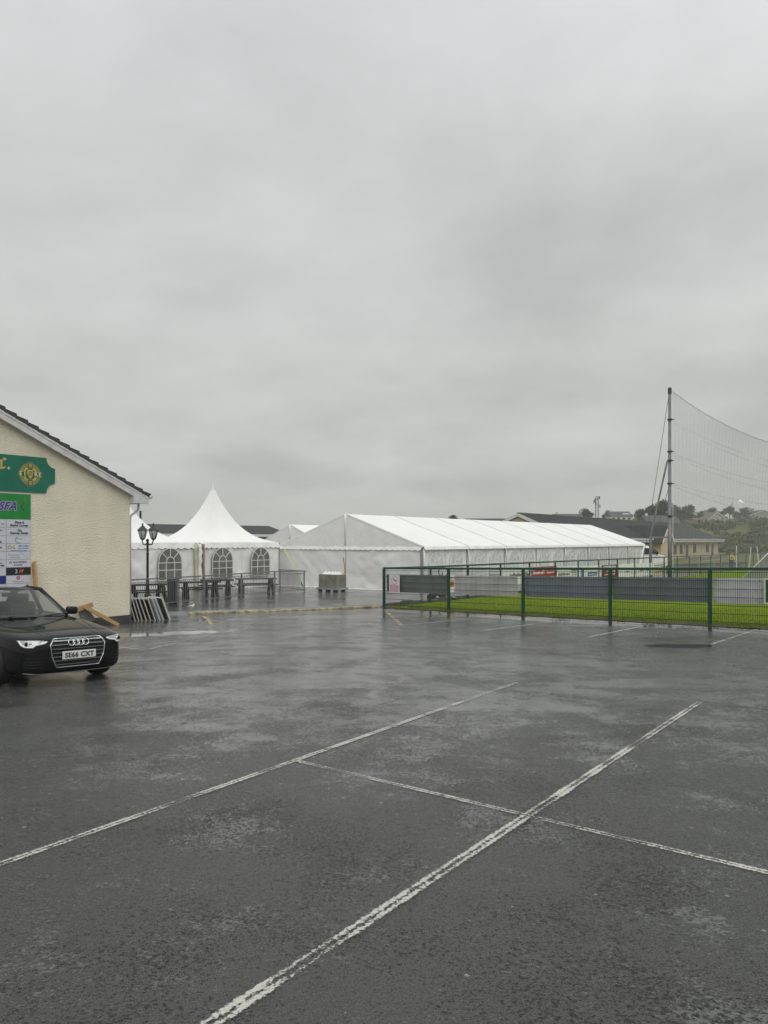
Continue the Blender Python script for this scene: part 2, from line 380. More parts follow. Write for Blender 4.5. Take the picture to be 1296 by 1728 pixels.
# ------------------------------------------------------------------ yellow kerb of the forecourt
M_KERB_Y = mat('worn_yellow_kerb_paint', (.075, .072, .06), .55, noise_s=4.2, col2=(.60, .49, .25), detail=9)
def build_kerb():
    k = (KB - KA); l = k.length; k.normalize(); root = None; n = 13; rnd = random.Random(3)
    root = struct(bpy.data.objects.new('kerb', None)); COL.objects.link(root)
    for i in range(n):
        mm = M_KERB_Y
        a = KA + k * (l * i / n + .015); c = KA + k * (l * (i + 1) / n - .015)
        z = lambda p: Gz(p.x, p.y)
        hh = .048 + rnd.uniform(-.012, .012)
        if i in (4, 7): hh -= .02
        b = MB().bar((a.x, a.y, z(a) + hh / 2), (c.x, c.y, z(c) + hh / 2), .17, hh + .05)
        bevel(b.build('kerb_stone', mm, root), .02)
    # the dropped end piece that curves away to the left
    for a, c in [((343, 1041), (352, 1046)), ((352, 1046.5), (356, 1054))]:
        pa, pc = GP(*a), GP(*c); bevel(MB().bar(pa + Vector((0, 0, .01)), pc + Vector((0, 0, .01)), .13, .03).build('kerb_stone', M_KERB_Y, root), .015)
build_kerb()

# ------------------------------------------------------------------ the pitch (wedge between the two fences)
FC = Vector((0.0, 33.4)); FN = Vector((9.77, -10.34)).normalized(); FD = Vector((.62, .785)).normalized()
def pitch_pt(s, t): p = FC + FN * s + FD * t; return p
def build_pitch():
    b = MB()
    def f(u, v):
        p = pitch_pt(.45 + 52 * u * u if False else .12 + 52 * u, .35 + 60 * v); return (p.x, p.y, Gz(p.x, p.y) + .045)
    b.grid(f, 104, 100)
    struct(b.build('pitch', M_PITCH, None, True))
    b = MB()                                                        # bare soil along the foot of the near fence
    def f2(u, v):
        s = -.2 + 50 * u; w = .10 + .10 * fbm(s * .9, 3.1)
        p = pitch_pt(s, -.10 + (.42 + w) * v); return (p.x, p.y, Gz(p.x, p.y) + .012 + .05 * math.sin(math.pi * v) + .012 * fbm(s * 2.3, v * 3))
    b.grid(f2, 160, 4); struct(b.build('soil_verge', M_SOIL, None, True))
build_pitch()
def build_grass():
    """short blades over the strip of pitch that is seen through the near fence, with taller tufts at its edge"""
    b = MB(); rnd = random.Random(5)
    def blade(x, y, z, h, w):
        a = rnd.uniform(0, 6.28); lx, ly = math.cos(a) * w, math.sin(a) * w; k = rnd.uniform(-.4, .4) * h; k2 = rnd.uniform(-.4, .4) * h
        b.add([(x - lx, y - ly, z), (x + lx, y + ly, z), (x + k, y + k2, z + h)], [(0, 1, 2)])
    for _ in range(42000):
        s = rnd.uniform(-.1, 24); t = .3 + 9 * rnd.random() ** 1.6
        p = pitch_pt(s, t); blade(p.x, p.y, Gz(p.x, p.y) + .04, rnd.uniform(.03, .07), rnd.uniform(.004, .009))
    for _ in range(260):
        s = rnd.uniform(0, 22); t = rnd.uniform(-.12, .5)
        for _ in range(rnd.randint(8, 26)):
            p = pitch_pt(s + rnd.gauss(0, .10), t + rnd.gauss(0, .06)); blade(p.x, p.y, Gz(p.x, p.y) + .01, rnd.uniform(.05, .15), rnd.uniform(.005, .012))
    o = struct(b.build('grass', mat('grass_blade', (.11, .17, .006), .8, noise_s=1.2, col2=(.185, .235, .014), spec=.06)), 'stuff')
    o['label'] = 'short wet green grass of the pitch behind the near fence'
    b = MB()                                                        # washed-up clumps of moss and leaf on the tarmac by the fence
    for px, py, n in [(1095, 1056, 26), (1120, 1053, 10), (1205, 1060, 30), (1165, 1056, 14), (1275, 1061, 30), (1290, 1060, 30), (945, 1049, 16), (950, 1047, 14), (1248, 1062, 12)]:
        c = GP(px, py)
        for _ in range(n):
            x, y = c.x + rnd.gauss(0, .16), c.y + rnd.gauss(0, .10); a = rnd.uniform(0, 6.3); r = rnd.uniform(.02, .05)
            pts = [(x + r * math.cos(a + k * 1.57), y + r * math.sin(a + k * 1.57), Gz(x, y) + .012 + rnd.uniform(0, .035)) for k in range(4)]
            b.poly(pts)
    o = struct(b.build('washed_up_moss', mat('moss', (.03, .032, .012), .8, noise_s=9, noise_a=.5)), 'stuff'); o['label'] = 'dark clumps of moss and leaves washed up along the fence foot'
build_grass()
def build_edging():
    rnd = random.Random(11); root = struct(bpy.data.objects.new('stone_edging', None)); COL.objects.link(root)
    t = .25; i = 0
    while t < 26:
        l = rnd.uniform(.5, 1.0); h = rnd.uniform(.10, .2)
        a = FC + FD * t - Vector((FD.y, -FD.x)) * rnd.uniform(.08, .2); c = FC + FD * (t + l - .03) - Vector((FD.y, -FD.x)) * rnd.uniform(.08, .2)
        b = MB().bar((a.x, a.y, Tz(a.x, a.y) + h / 2 - .03), (c.x, c.y, Tz(c.x, c.y) + h / 2 - .03 + rnd.uniform(-.03, .03)), rnd.uniform(.16, .3), h + .06)
        bevel(b.build('edging_stone', M_CONC, root), .03); t += l; i += 1
build_edging()
# ================================================================== club house on the left
M_CREAM = mat('cream_roughcast', (.75, .70, .56), .85, noise_s=1.3, noise_a=.07, bump=24, bump_s=1.0, bump_d=.045, spec=.2, nstretch=(1, 1, 1))
M_PLINTH = mat('dark_plinth_paint', (.045, .047, .045), .6, bump=17, bump_s=.5, bump_d=.02, noise_s=3, noise_a=.3)
M_UPVC = mat('dirty_white_upvc', (.50, .50, .48), .4, noise_s=4, col2=(.66, .66, .64))
M_TILE = mat('dark_roof_tile', (.028, .027, .026), .6, noise_s=5, col2=(.055, .052, .048), bump=40, bump_s=.4)
M_WOOD = mat('fresh_timber', (.36, .215, .095), .6, noise_s=5, col2=(.50, .32, .155), nstretch=(1, 8, 8), spec=.3)
CL = Vector((-8.0, 24.2, Gz(-8, 24.2)))
CLUB = thing('club_house', 'cream roughcast club house with dark tiled gable roof at left edge', 'building', CL, DA + math.pi)
def WP(px, py):
    u = (px - CX) / F_PX; a = (CL.y * u - CL.x) / (.814 * u - .581); Y = CL.y - .814 * a
    return a, EYE + (HY - py) / F_PX * Y - CL.z
ZE, WB, DEP = WP(219, 837)[1] + .20, 12.0, 14.0
SLP = (WP(0, 710)[1] - WP(219, 837)[1]) / WP(0, 710)[0]
zr = lambda a: ZE + min(a, WB - a) * SLP
def wall_prism(pts, y0, y1):
    b = MB(); b.prism([(a, y0, z) for a, z in pts], (0, y1 - y0, 0)); return b
ZP = WP(190, 1041)[1]
wall_prism([(0, ZP), (WB, ZP), (WB, ZE), (WB / 2, zr(WB / 2)), (0, ZE)], 0, -DEP).build('wall', M_CREAM, CLUB)
wall_prism([(-.03, -.3), (WB + .03, -.3), (WB + .03, ZP + .02), (-.03, ZP + .02)], .03, -DEP - .03).build('plinth', M_PLINTH, CLUB)
# roof: an under-slab and courses of tiles laid over it, each lapping the one below
cs = math.cos(math.atan(SLP)); OV = .58
for side in (0, 1):
    def A(a): return a if side == 0 else WB - a
    b = MB().prism([(A(-OV), .20, ZE - OV * SLP + .02), (A(WB / 2), .20, zr(WB / 2) + .02), (A(WB / 2), .20, zr(WB / 2) + .09), (A(-OV), .20, ZE - OV * SLP + .09)], (0, -DEP - .4, 0))
    b.build('roof_slab', M_TILE, CLUB)
    nC = 21; step = (WB / 2 + OV + .06) / nC
    for i in range(nC):
        a0 = -OV - .06 + i * step; a1 = a0 + step * 1.12; jit = random.uniform(-.006, .006)
        z0 = ZE + a0 * SLP; z1 = ZE + a1 * SLP
        pts = [(A(a0), .235 + jit, z0 + .045), (A(a1), .235 + jit, z1 + .02), (A(a1), .235 + jit, z1 + .115), (A(a0), .235 + jit, z0 + .175)]
        MB().prism(pts, (0, -DEP - .46, 0)).build('tile_course', M_TILE, CLUB)
    # barge board, moulding and soffit strip on the front verge
    MB().prism([(A(-OV + .02), .19, ZE - OV * SLP - .20), (A(WB / 2), .19, zr(WB / 2) - .20), (A(WB / 2), .19, zr(WB / 2) + .045), (A(-OV + .02), .19, ZE - OV * SLP + .045)], (0, .022, 0)).build('barge_board', M_UPVC, CLUB)
    MB().prism([(A(-OV + .02), .205, ZE - OV * SLP - .03), (A(WB / 2), .205, zr(WB / 2) - .03), (A(WB / 2), .205, zr(WB / 2) + .03), (A(-OV + .02), .205, ZE - OV * SLP + .03)], (0, .022, 0)).build('barge_trim', M_UPVC, CLUB)
    MB().prism([(A(.0), .188, zr(0) - .19), (A(WB / 2), .188, zr(WB / 2) - .19), (A(WB / 2), .188, zr(WB / 2) - .17), (A(.0), .188, zr(0) - .17)], (0, -.186, 0)).build('soffit', M_UPVC, CLUB)
zb0 = WP(235, 849)[1]
wall_prism([(.01, zb0 - .02), (-OV + .07, zb0 - .02), (-OV + .07, ZE - OV * SLP + .06), (.01, ZE + .05)], .216, -DEP).build('eaves_box', M_UPVC, CLUB)
b = MB(); b.tube([(-OV - .05, .24, ZE - OV * SLP + .05), (-OV - .05, -DEP, ZE - OV * SLP + .05)], .058, 10); b.build('gutter', M_UPVC, CLUB, True)
b = MB(); b.tube([(-.40, -.1, zb0 - .02), (-.40, -.1, zb0 - .16), (-.36, -.1, zb0 - .24), (-.12, -.1, zb0 - .40), (-.09, -.1, zb0 - .50), (-.09, -.1, .1)], .036, 10); b.build('downpipe', M_UPVC, CLUB, True)

# ------------------------------------------------------------------ name board with the crest
M_SIGN_GREEN = mat('sign_green', (.0, .135, .085), .35, noise_s=2, noise_a=.12)
M_SIGN_DEEP = mat('sign_deep_green', (.0, .075, .045), .4)
M_GOLD = mat('sign_gold', (.52, .37, .08), .35)
M_GOLD2 = mat('sign_dull_gold', (.30, .27, .08), .4)
M_PALE = mat('sign_pale_gold', (.68, .60, .36), .4)
SIGN = thing('name_board', 'dark green board with notched corners and gold cross crest', 'sign', CL, DA + math.pi)
ar, zt1 = WP(77, 773); ar2 = WP(91.5, 800)[0]; zb1 = WP(76, 832)[1]; zm1, zm2 = WP(91, 791)[1], WP(91, 816)[1]
def notch(cx, cz, rx, rz_, a0, a1, n=7): return [(cx + rx * math.cos(a0 + (a1 - a0) * i / n), cz + rz_ * math.sin(a0 + (a1 - a0) * i / n)) for i in range(n + 1)]
rx_, rt, rb = ar - ar2, zt1 - zm1, zm2 - zb1; AL = 10.3
o1 = notch(ar2, zt1, rx_, rt, 0, -math.pi / 2); o2 = notch(ar2, zb1, rx_, rb, math.pi / 2, 0)
o3 = notch(AL + rx_, zb1, rx_, rb, math.pi, math.pi / 2); o4 = notch(AL + rx_, zt1, rx_, rt, -math.pi / 2, -math.pi)
wall_prism([(a, z) for a, z in o1 + o2 + o3 + o4], .012, .04).build('board', M_SIGN_GREEN, SIGN)
def on_wall(name, pts, y, m, parent, th=.003): return wall_prism(pts, y, y + th).build(name, m, parent)
def wtext(s, px, py, hpx, m, parent, y, shear=0, bold=0, align='CENTER', name='lettering', space=1.0, wide=1.0):
    a, z = WP(px, py); Y = CL.y - .814 * a
    me = text_mesh(s, hpx / F_PX * Y * 1.40, shear, .0012, align, bold, space)
    o = link(name, me, m, parent); o.location = (a, y, z); o.rotation_euler = (math.radians(90), 0, math.pi); o.scale = (wide, 1, 1); return o
ec, ez = WP(49.5, 800.5); er = (WP(30, 800)[0] - WP(69, 800)[0]) / 2; ezr = (WP(49.5, 780)[1] - WP(49.5, 821)[1]) / 2
def annulus(r0, r1, a0, a1, n=26):
    out = [(ec - er * r1 * math.cos(t), ez + ezr * r1 * math.sin(t)) for t in [a0 + (a1 - a0) * i / n for i in range(n + 1)]]
    inn = [(ec - er * r0 * math.cos(t), ez + ezr * r0 * math.sin(t)) for t in [a0 + (a1 - a0) * i / n for i in range(n + 1)]]
    b = MB()
    for i in range(n): b.prism([(out[i][0], 0, out[i][1]), (out[i + 1][0], 0, out[i + 1][1]), (inn[i + 1][0], 0, inn[i + 1][1]), (inn[i][0], 0, inn[i][1])], (0, .003, 0))
    return b
def ring_part(r0, r1, y, m, name, a0=0, a1=2 * math.pi):
    b = annulus(r0, r1, a0, a1); o = b.build(name, m, SIGN); o.location = (0, y, 0); return o
ring_part(.86, .92, .040, M_GOLD2, 'crest_ring'); ring_part(.70, .82, .040, M_GOLD2, 'crest_ring'); ring_part(.46, .50, .040, M_GOLD, 'crest_ring')
for q in range(4): ring_part(.50, .64, .0405, M_GOLD, 'crest_knotwork', math.pi / 4 + q * math.pi / 2 - .55, math.pi / 4 + q * math.pi / 2 + .55)
def rect(x0, x1, z0, z1): return [(ec - er * x0, ez + ezr * z0), (ec - er * x1, ez + ezr * z0), (ec - er * x1, ez + ezr * z1), (ec - er * x0, ez + ezr * z1)]
for (x0, x1, z0, z1) in [(-.24, .24, .45, 1.0), (-.24, .24, -1.0, -.45), (-1.03, -.36, -.22, .22), (.36, 1.03, -.22, .22)]:
    on_wall('crest_arm_edge', rect(x0, x1, z0, z1), .0445, M_GOLD2, SIGN); k = .04
    on_wall('crest_arm', rect(x0 + k, x1 - k, z0 + k, z1 - k), .0485, M_SIGN_DEEP, SIGN)
for (x0, x1, z0, z1) in [(-.15, .15, .55, .9), (-.15, .15, -.9, -.55)]: on_wall('crest_panel', rect(x0, x1, z0, z1), .052, M_GOLD2, SIGN)
for s_, fx in (('E', -.82), ('I', -.48), ('R', .50), ('E', .82)):
    w = wtext(s_, 0, 800.5, 7.2, M_PALE, SIGN, .053, 0, .004); w.location.x = ec - er * fx; w.location.z = ez
shield = [(ec - er * x, ez + ezr * z) for x, z in [(-.24, .36), (.24, .36), (.26, .05), (.12, -.26), (0, -.38), (-.12, -.26), (-.26, .05)]]
on_wall('crest_shield', shield, .0445, M_GOLD, SIGN)
for i in range(5):
    x = -.13 + i * .07; on_wall('harp_string', rect(x, x + .025, -.18 + .04 * i, .26), .048, M_SIGN_DEEP, SIGN)
# end of the gold lettering: a black-letter C and full stop, the rest of the line lies outside the picture
def strokes(pts, w):
    return [[WP(p[0] - w, p[1]), WP(p[0] + w, p[1]), WP(q[0] + w, q[1]), WP(q[0] - w, q[1])] for p, q in zip(pts[:-1], pts[1:])]
for q in [[(3, 774), (6, 771.8), (10, 774.5), (7, 777.5), (4, 776)], [(-8, 776), (3, 775.5), (2.8, 788.5), (-.5, 788.5), (-1, 780), (-8, 780)], [(-10, 788), (4, 788), (9.5, 786.5), (6, 791), (-2, 791.5), (-10, 790.5)]]:
    on_wall('letter_stroke', [WP(*p) for p in q], .040, M_GOLD, SIGN)
on_wall('full_stop', [WP(*p) for p in [(11, 790), (13.5, 787.5), (15.7, 790), (13, 792.4)]], .040, M_PALE, SIGN)

# ------------------------------------------------------------------ sponsor board
M_SPON = mat('sponsor_panel_white', (.55, .565, .62), .35, noise_s=3, noise_a=.04)
M_HEAD = mat('sponsor_header_green', (.006, .22, .035), .35, noise_s=2, noise_a=.15)
M_PURPLE = mat('print_purple', (.055, .035, .22), .5); M_INK = mat('print_black', (.02, .02, .025), .5); M_GREYINK = mat('print_grey', (.22, .23, .24), .5)
M_BLUEINK = mat('print_blue', (.05, .16, .42), .5); M_NAVY = mat('print_navy', (.008, .02, .17), .4); M_BLACKP = mat('print_black_panel', (.012, .013, .015), .4)
M_RED = mat('print_red', (.42, .03, .035), .5); M_LBLUE = mat('print_light_blue', (.22, .48, .75), .5); M_ORANGE = mat('print_orange', (.62, .13, .03), .5); M_PALEPINK = mat('print_pink_outline', (.42, .36, .50), .5)
M_BROWNINK = mat('print_brown', (.16, .10, .07), .5); M_TEAL = mat('print_dark_teal', (.01, .07, .08), .5)
SPON = thing('sponsor_board', 'tall white sponsor board with green header fixed on cream wall', 'sign', CL, DA + math.pi)
def wrect(x0, x1, y0, y1): return [WP(x0, y0), WP(x1, y0), WP(x1, y1), WP(x0, y1)]
zlist = [876.5, 890.5, 904.2, 917.4, 930.6, 944, 957.4, 970.6, 984.5, 998]
aR, aM, aL2 = WP(51, 920)[0], WP(9.3, 920)[0], 6.6
zr_ = lambda y: WP(30, y)[1]
def cell(name, a0, a1, y0, y1, m, pad=.006, off=.012, th=.02):
    return wall_prism([(a0 - pad, zr_(y0) - pad), (a1 + pad, zr_(y0) - pad), (a1 + pad, zr_(y1) + pad), (a0 - pad, zr_(y1) + pad)], off, off + th).build(name, m, SPON)
cell('backing_board', aL2, aR, 832.5, 1012, M_UPVC, -.012, .002, .008)
cell('header_panel', aL2, aR, 833.2, 876.5, M_HEAD, .004)
for i, (y0, y1) in enumerate(zip(zlist[:-1], zlist[1:])):
    cell('sponsor_panel', aM, aR, y0, y1, M_BLACKP if i == 6 else M_SPON)
    cell('sponsor_panel', aM + 1.6, aM, y0, y1, M_NAVY if i == 7 else M_SPON)
    cell('sponsor_panel', aL2, aM + 1.6, y0, y1, M_SPON)
YT = .0335
for dx, dy, m, bo, yo in [(0, 0, M_PALEPINK, .022, 0), (0, 0, M_PURPLE, .008, .002)]:
    wtext('SFA', 26, 855, 14, m, SPON, YT + yo, .35, bo, 'RIGHT', 'header_lettering')
b = MB()
for pts, m in [([(40, 839), (38, 846), (35.5, 851), (32, 856), (32.5, 861)], M_BROWNINK), ([(40, 848), (36.5, 851), (34.5, 855), (37, 859), (40, 862)], M_TEAL)]:
    bb = MB()
    for q in strokes(pts, 1.0): bb.prism([(a, YT, z) for a, z in q], (0, .003, 0))
    bb.build('header_figure', m, SPON)
for s_, px, py, h, m, sh, bo in [('Shane &', 31.5, 881.7, 3.6, M_INK, .2, .004), ('Rachel Cooney', 31, 886.7, 3.6, M_INK, .2, .004), ('The', 31.3, 895.4, 3.6, M_INK, .25, .004), ('Kearney Family', 30.8, 899.7, 3.6, M_INK, .25, .004),
                           ('IL', 23, 923.8, 5.6, M_GOLD, 0, .006), ('MO OILS', 38.5, 921.6, 3.2, M_BLUEINK, .1, .002), ('Falcon', 22, 936.5, 5.2, M_GREYINK, 0, -.001),
                           ('Jim, Sandra McMyllan', 29.6, 948.5, 3.0, M_INK, .1, .001), ('& Family', 29.6, 953.2, 3.0, M_INK, .1, .001), ('3', 26.5, 964.3, 7, M_LBLUE, 0, .004), ('M', 34, 964, 6.5, M_ORANGE, .3, .004)]:
    o = wtext(s_, px, py, h, m, SPON, YT, sh, bo)
    if len(s_) > 16: o.scale.x = .86
wtext('40', 6, 884.5, 4, M_GREYINK, SPON, YT, 0, 0, 'RIGHT'); wtext('re', 3, 895, 3.4, M_INK, SPON, YT, 0, .004, 'RIGHT'); wtext('g', 1.3, 913.5, 3.6, M_INK, SPON, YT, 0, .005, 'RIGHT')
wtext('or', 2.3, 924, 3.2, M_INK, SPON, YT, 0, .004, 'RIGHT'); wtext('s,', 2.3, 949.5, 3.2, M_INK, SPON, YT, 0, .004, 'RIGHT'); wtext('wer', 6.5, 954, 3.2, M_INK, SPON, YT, .1, .004, 'RIGHT')
wtext('ad', 47, 987.5, 3.2, M_INK, SPON, YT, 0, .004, 'RIGHT')
# small drawn emblems
def wring(px, py, r0, r1, m, a0=0, a1=6.2832, name='emblem', n=18, sx=1.0):
    b = MB()
    for i in range(n):
        t0, t1 = a0 + (a1 - a0) * i / n, a0 + (a1 - a0) * (i + 1) / n
        q = [WP(px + sx * r * math.cos(t), py + r * math.sin(t)) for r, t in ((r1, t0), (r1, t1), (r0, t1), (r0, t0))]
        b.prism([(a, YT, z) for a, z in q], (0, .002, 0))
    return b.build(name, m, SPON)
wring(31, 911, 4.6, 5.6, M_GREYINK, 1.2, 4.4, sx=1.25); on_wall('emblem', [WP(26, 908.4), WP(37, 909), WP(37, 909.6), WP(26, 909.2)], YT, M_GREYINK, SPON)
wring(15.5, 923.6, 2.2, 3.3, M_GREYINK); wring(29.6, 974.8, .0, 3.3, M_RED); wring(29.6, 974.8, .9, 1.6, M_SPON).location.y = .003
on_wall('emblem', wrect(9.6, 10.7, 918, 930), YT, M_GOLD, SPON)
for x0, x1, y in [(17, 44, 928.4), (29.5, 47, 924.8), (14.5, 33, 940.4), (20, 39, 980.8)]:
    x = x0
    while x < x1:
        w = random.uniform(.8, 2.0); on_wall('small_print', wrect(x, min(x + w, x1), y, y + 1.0 + random.uniform(0, .5)), YT, M_BLUEINK if y < 930 else M_GREYINK, SPON, .001); x += w + .55
for pts in [[(32, 932), (38, 936), (44, 940), (47, 942)], [(32, 932), (40, 933.5), (46, 936.5)]]:
    bb = MB()
    for q in strokes(pts, .35): bb.prism([(a, YT, z) for a, z in q], (0, .002, 0))
    bb.build('emblem', mat('print_pale_grey', (.40, .41, .45), .5), SPON)

# ------------------------------------------------------------------ timbers against the wall
def wl(px, py, off):
    """point 'off' metres in front of the wall plane seen at a photo pixel"""
    u = (px - CX) / F_PX; nrm = -DN; c = CL + nrm * off
    a = (c.y * u - c.x) / (.814 * u - .581); Y = c.y - .814 * a
    return P(px, py, Y)
def plank(name, p, q, w, h, label, up=(0, 0, 1)):
    mid = (p + q) / 2; b = MB(); b.bar(Vector(p) - mid, Vector(q) - mid, w, h, up); o = b.build(name, M_WOOD); o.location = mid
    bevel(o, .006); return tag(o, label, 'timber')
plank('wooden_plank', wl(57, 948, .05), wl(64, 1036, .45), .05, .17, 'upright pale plank leaning on the wall beside sponsor board', -DN)
plank('wooden_plank', wl(108, 1036, .55), wl(156, 1020, .12), .05, .14, 'short thick plank lying slanted behind the car mirror', (0, 0, 1))
plank('wooden_plank', wl(141, 1023, .30), wl(200, 1055, .40), .06, .11, 'long thin plank propped from the short plank down to tarmac', (0, 0, 1))
b = MB(); q0, q1, q2, q3 = wl(131, 1030, .22), wl(149, 1028, .16), wl(163, 1047, .2), wl(140, 1052, .3)
b.prism([q0, q1, q2, q3], -DN * -.02); tag(b.build('grey_board', M_CONC), 'small grey board propped beneath the crossed timbers', 'board')

# ------------------------------------------------------------------ folding tables stacked against the hidden side wall
M_TBROWN = mat('table_brown_underside', (.05, .027, .02), .6, noise_s=4, noise_a=.3); M_TEDGE = mat('table_pale_edge', (.50, .49, .45), .4, noise_s=6, noise_a=.15)
M_TGREY = mat('table_grey_plastic', (.40, .42, .41), .45, noise_s=6, noise_a=.1); M_TDARK = mat('table_dark_underside', (.06, .07, .075), .5)
def folding_table(px, pb, lean, kind, label, L=.78, Hh=.86):
    base = GP(px, pb); t = thing('folding_table', label, 'table', base, DA + math.pi / 2 - .05, 'folding tables stacked beside the cream wall')
    # local x runs away from the camera along the wall, local -y faces the car park; the table stands on edge and leans to +y
    th = .03 if kind == 'brown' else .055
    R = Matrix.Rotation(-lean, 3, 'X')
    def bx(c, d): b = MB().box((0, 0, 0), d); b.v = [tuple(R @ (Vector(v) + Vector(c))) for v in b.v]; return b
    top = {'brown': M_TBROWN, 'grey': M_TGREY, 'dark': M_TDARK}[kind]; rim = M_TGREY if kind == 'grey' else M_TEDGE
    bevel(bx((L / 2, 0, Hh / 2), (L, th, Hh)).build('table_top', top, t), .012)
    for c, d in [((L / 2, 0, .012), (L + .03, th + .014, .03)), ((L / 2, 0, Hh - .012), (L + .03, th + .014, .03)), ((.0, 0, Hh / 2), (.03, th + .012, Hh - .03)), ((L, 0, Hh / 2), (.03, th + .012, Hh - .03))]:
        bevel(bx(c, d).build('edge_band', rim, t), .008)
    if kind != 'grey':
        for z in (.3, .6): bx((L / 2, -th / 2 - .012, Hh * z), (L - .08, .022, .03)).build('folded_leg', M_TEDGE if kind == 'brown' else M_TDARK, t)
        for x in (.2, .8): bx((L * x, -th / 2 - .03, Hh * .45), (.022, .014, Hh * .7)).build('leg_brace', M_CONC, t)
    return t
specs = [(221, 'brown'), (228, 'brown'), (234, 'brown'), (240, 'brown'), (247, 'brown'), (254, 'brown'), (262, 'brown'), (270, 'grey'), (276, 'grey'), (287, 'dark')]
words_ = ['against the wall', 'second from the wall', 'third from the wall', 'fourth from the wall', 'fifth from the wall', 'sixth from the wall', 'next to the grey ones']
for i, (px, k) in enumerate(specs):
    if k == 'brown': lb = 'brown folding table with pale edge in the stack, ' + words_[i]
    elif k == 'grey': lb = 'grey plastic folding table leaning in the stack, ' + ('next to the brown tables' if i == 7 else 'the outer one of two')
    else: lb = 'dark grey folding table with white rim, outermost in the stack'
    folding_table(px, 1048.5 - .18 * i, .30 + .012 * i + random.uniform(-.015, .015), k, lb, .66 if k != 'dark' else .74, .80 + .03 * (k != 'brown') + random.uniform(-.02, .01))
# ================================================================== tents
def fabric(name, col, col2, rough=.5, s=.7):
    return mat(name, col, rough, noise_s=s, col2=col2, bump=1.3, bump_s=.55, bump_d=.10, spec=.35, detail=6)
M_PVC = fabric('white_pvc_roof', (.80, .80, .775), (.84, .84, .82))
M_WALLPVC = mat('white_pvc_wall', (.745, .745, .715), .5, noise_s=.7, col2=(.79, .79, .765), spec=.35, detail=3, bump=1.9, bump_s=.6, bump_d=.10, nstretch=(1, 1, .6))
M_CLEAR = mat('hazy_clear_pvc', (.60, .625, .61), .18, noise_s=1.5, noise_a=.10, spec=.6)
M_DARKPANE = mat('clear_pvc_dark_inside', (.15, .153, .140), .15, noise_s=1.2, noise_a=.25, spec=.5)  # opaque pane; the dark inside of the tent is put into its colour
M_ALU = mat('aluminium', (.38, .385, .385), .4, metal=.7); M_SEAM = mat('grey_seam_tape', (.32, .32, .31), .6)  # seam: one even grey for the rails between roof panels
M_BARW = mat('white_window_bar', (.74, .74, .71), .5)
def wavy(u, v, amp, sx, sz, seed): return amp * fbm(u * sx + seed, v * sz, seed * 1.7) + .35 * amp * fbm(u * sx * 2.7 + v * 2.2, v * sz * 1.1 + seed, 2.2)
def cloth(a, b_, c, d, nu, nv, amp, seed, sx=None, sz=None, nrm=None, pin=True):
    """a-b bottom edge, d-c top edge; wrinkled sheet, two-sided thin"""
    a, b_, c, d = map(Vector, (a, b_, c, d)); n = nrm or (b_ - a).cross(d - a).normalized(); n = Vector(n)
    lu, lv = (b_ - a).length, (d - a).length; sx = sx or .9; sz = sz or .5
    def f(u, v):
        p = (a * (1 - u) + b_ * u) * (1 - v) + (d * (1 - u) + c * u) * v
        e = min(1, 6 * min(u, 1 - u, 1 - v)) if pin else 1
        return p + n * wavy(u * lu, v * lv, amp, sx, sz, seed) * (.25 + .75 * e)
    m = MB().grid(f, nu, nv); m.smooth = True; return m
def valance(a, b_, drop, n_sc, m, parent, out, seed=0, amp=.03):
    """scalloped strip hanging from edge a-b"""
    a, b_, out = Vector(a), Vector(b_), Vector(out); bb = MB(); k = 6; N = n_sc * k
    for i in range(N + 1):
        t = i / N; p = a.lerp(b_, t); s = abs(math.sin(math.pi * t * n_sc)) ** .7; w = amp * fbm(t * (b_ - a).length * 1.3, seed)
        bb.v += [tuple(p + out * .012), tuple(p + out * (.05 + w) - Vector((0, 0, drop * .55))), tuple(p + out * (.08 + w * 1.3) - Vector((0, 0, drop * (.78 + .22 * s))))]
        if i: 
            o = (i - 1) * 3; bb.f += [(o, o + 3, o + 4, o + 1), (o + 1, o + 4, o + 5, o + 2)]
    return bb.build('valance', m, parent, True)
def arch_window(parent, o, ux, cx, z0, w, h, nrm, pane_m, bar_m, bw=.035, of=.10):
    """arched window in the wall plane through o along ux: pane plus glazing bars"""
    o, ux, nrm = Vector(o), Vector(ux).normalized(), Vector(nrm).normalized(); up = Vector((0, 0, 1)); r = w / 2; zs = z0 + h - r
    pt = lambda x, z, off: o + ux * (cx + x) + up * z + nrm * off
    arc = [(r * math.cos(t), zs + r * math.sin(t)) for t in [math.pi * i / 14 for i in range(15)]]
    b = MB(); b.prism([pt(-r, z0, of), pt(r, z0, of)] + [pt(x, z, of) for x, z in arc], -nrm * .08)
    pane = b.build('window', pane_m, parent)
    bb = MB()
    def seg(p, q, k=bw): bb.bar(pt(*p, of + .01), pt(*q, of + .01), k, .022, nrm)
    ri = r * .36
    for x in (-ri, ri): seg((x, z0), (x, zs + .02))
    seg((-r, zs), (r, zs)); seg((-r, zs - (zs - z0) * .42), (r, zs - (zs - z0) * .42))
    ia = [(ri * math.cos(math.pi * i / 8), zs + ri * 1.15 * math.sin(math.pi * i / 8)) for i in range(9)]
    for p, q in zip(ia[:-1], ia[1:]): seg(p, q)
    for t in (math.pi * .25, math.pi * .5, math.pi * .75): seg((ri * math.cos(t), zs + ri * 1.15 * math.sin(t)), (r * math.cos(t), zs + r * math.sin(t)))
    ring = [(r, z0)] + arc + [(-r, z0), (r, z0)]
    for p, q in zip(ring[:-1], ring[1:]): seg(p, q, bw * .9)
    bb.build('glazing_bars', bar_m, pane)
    return pane

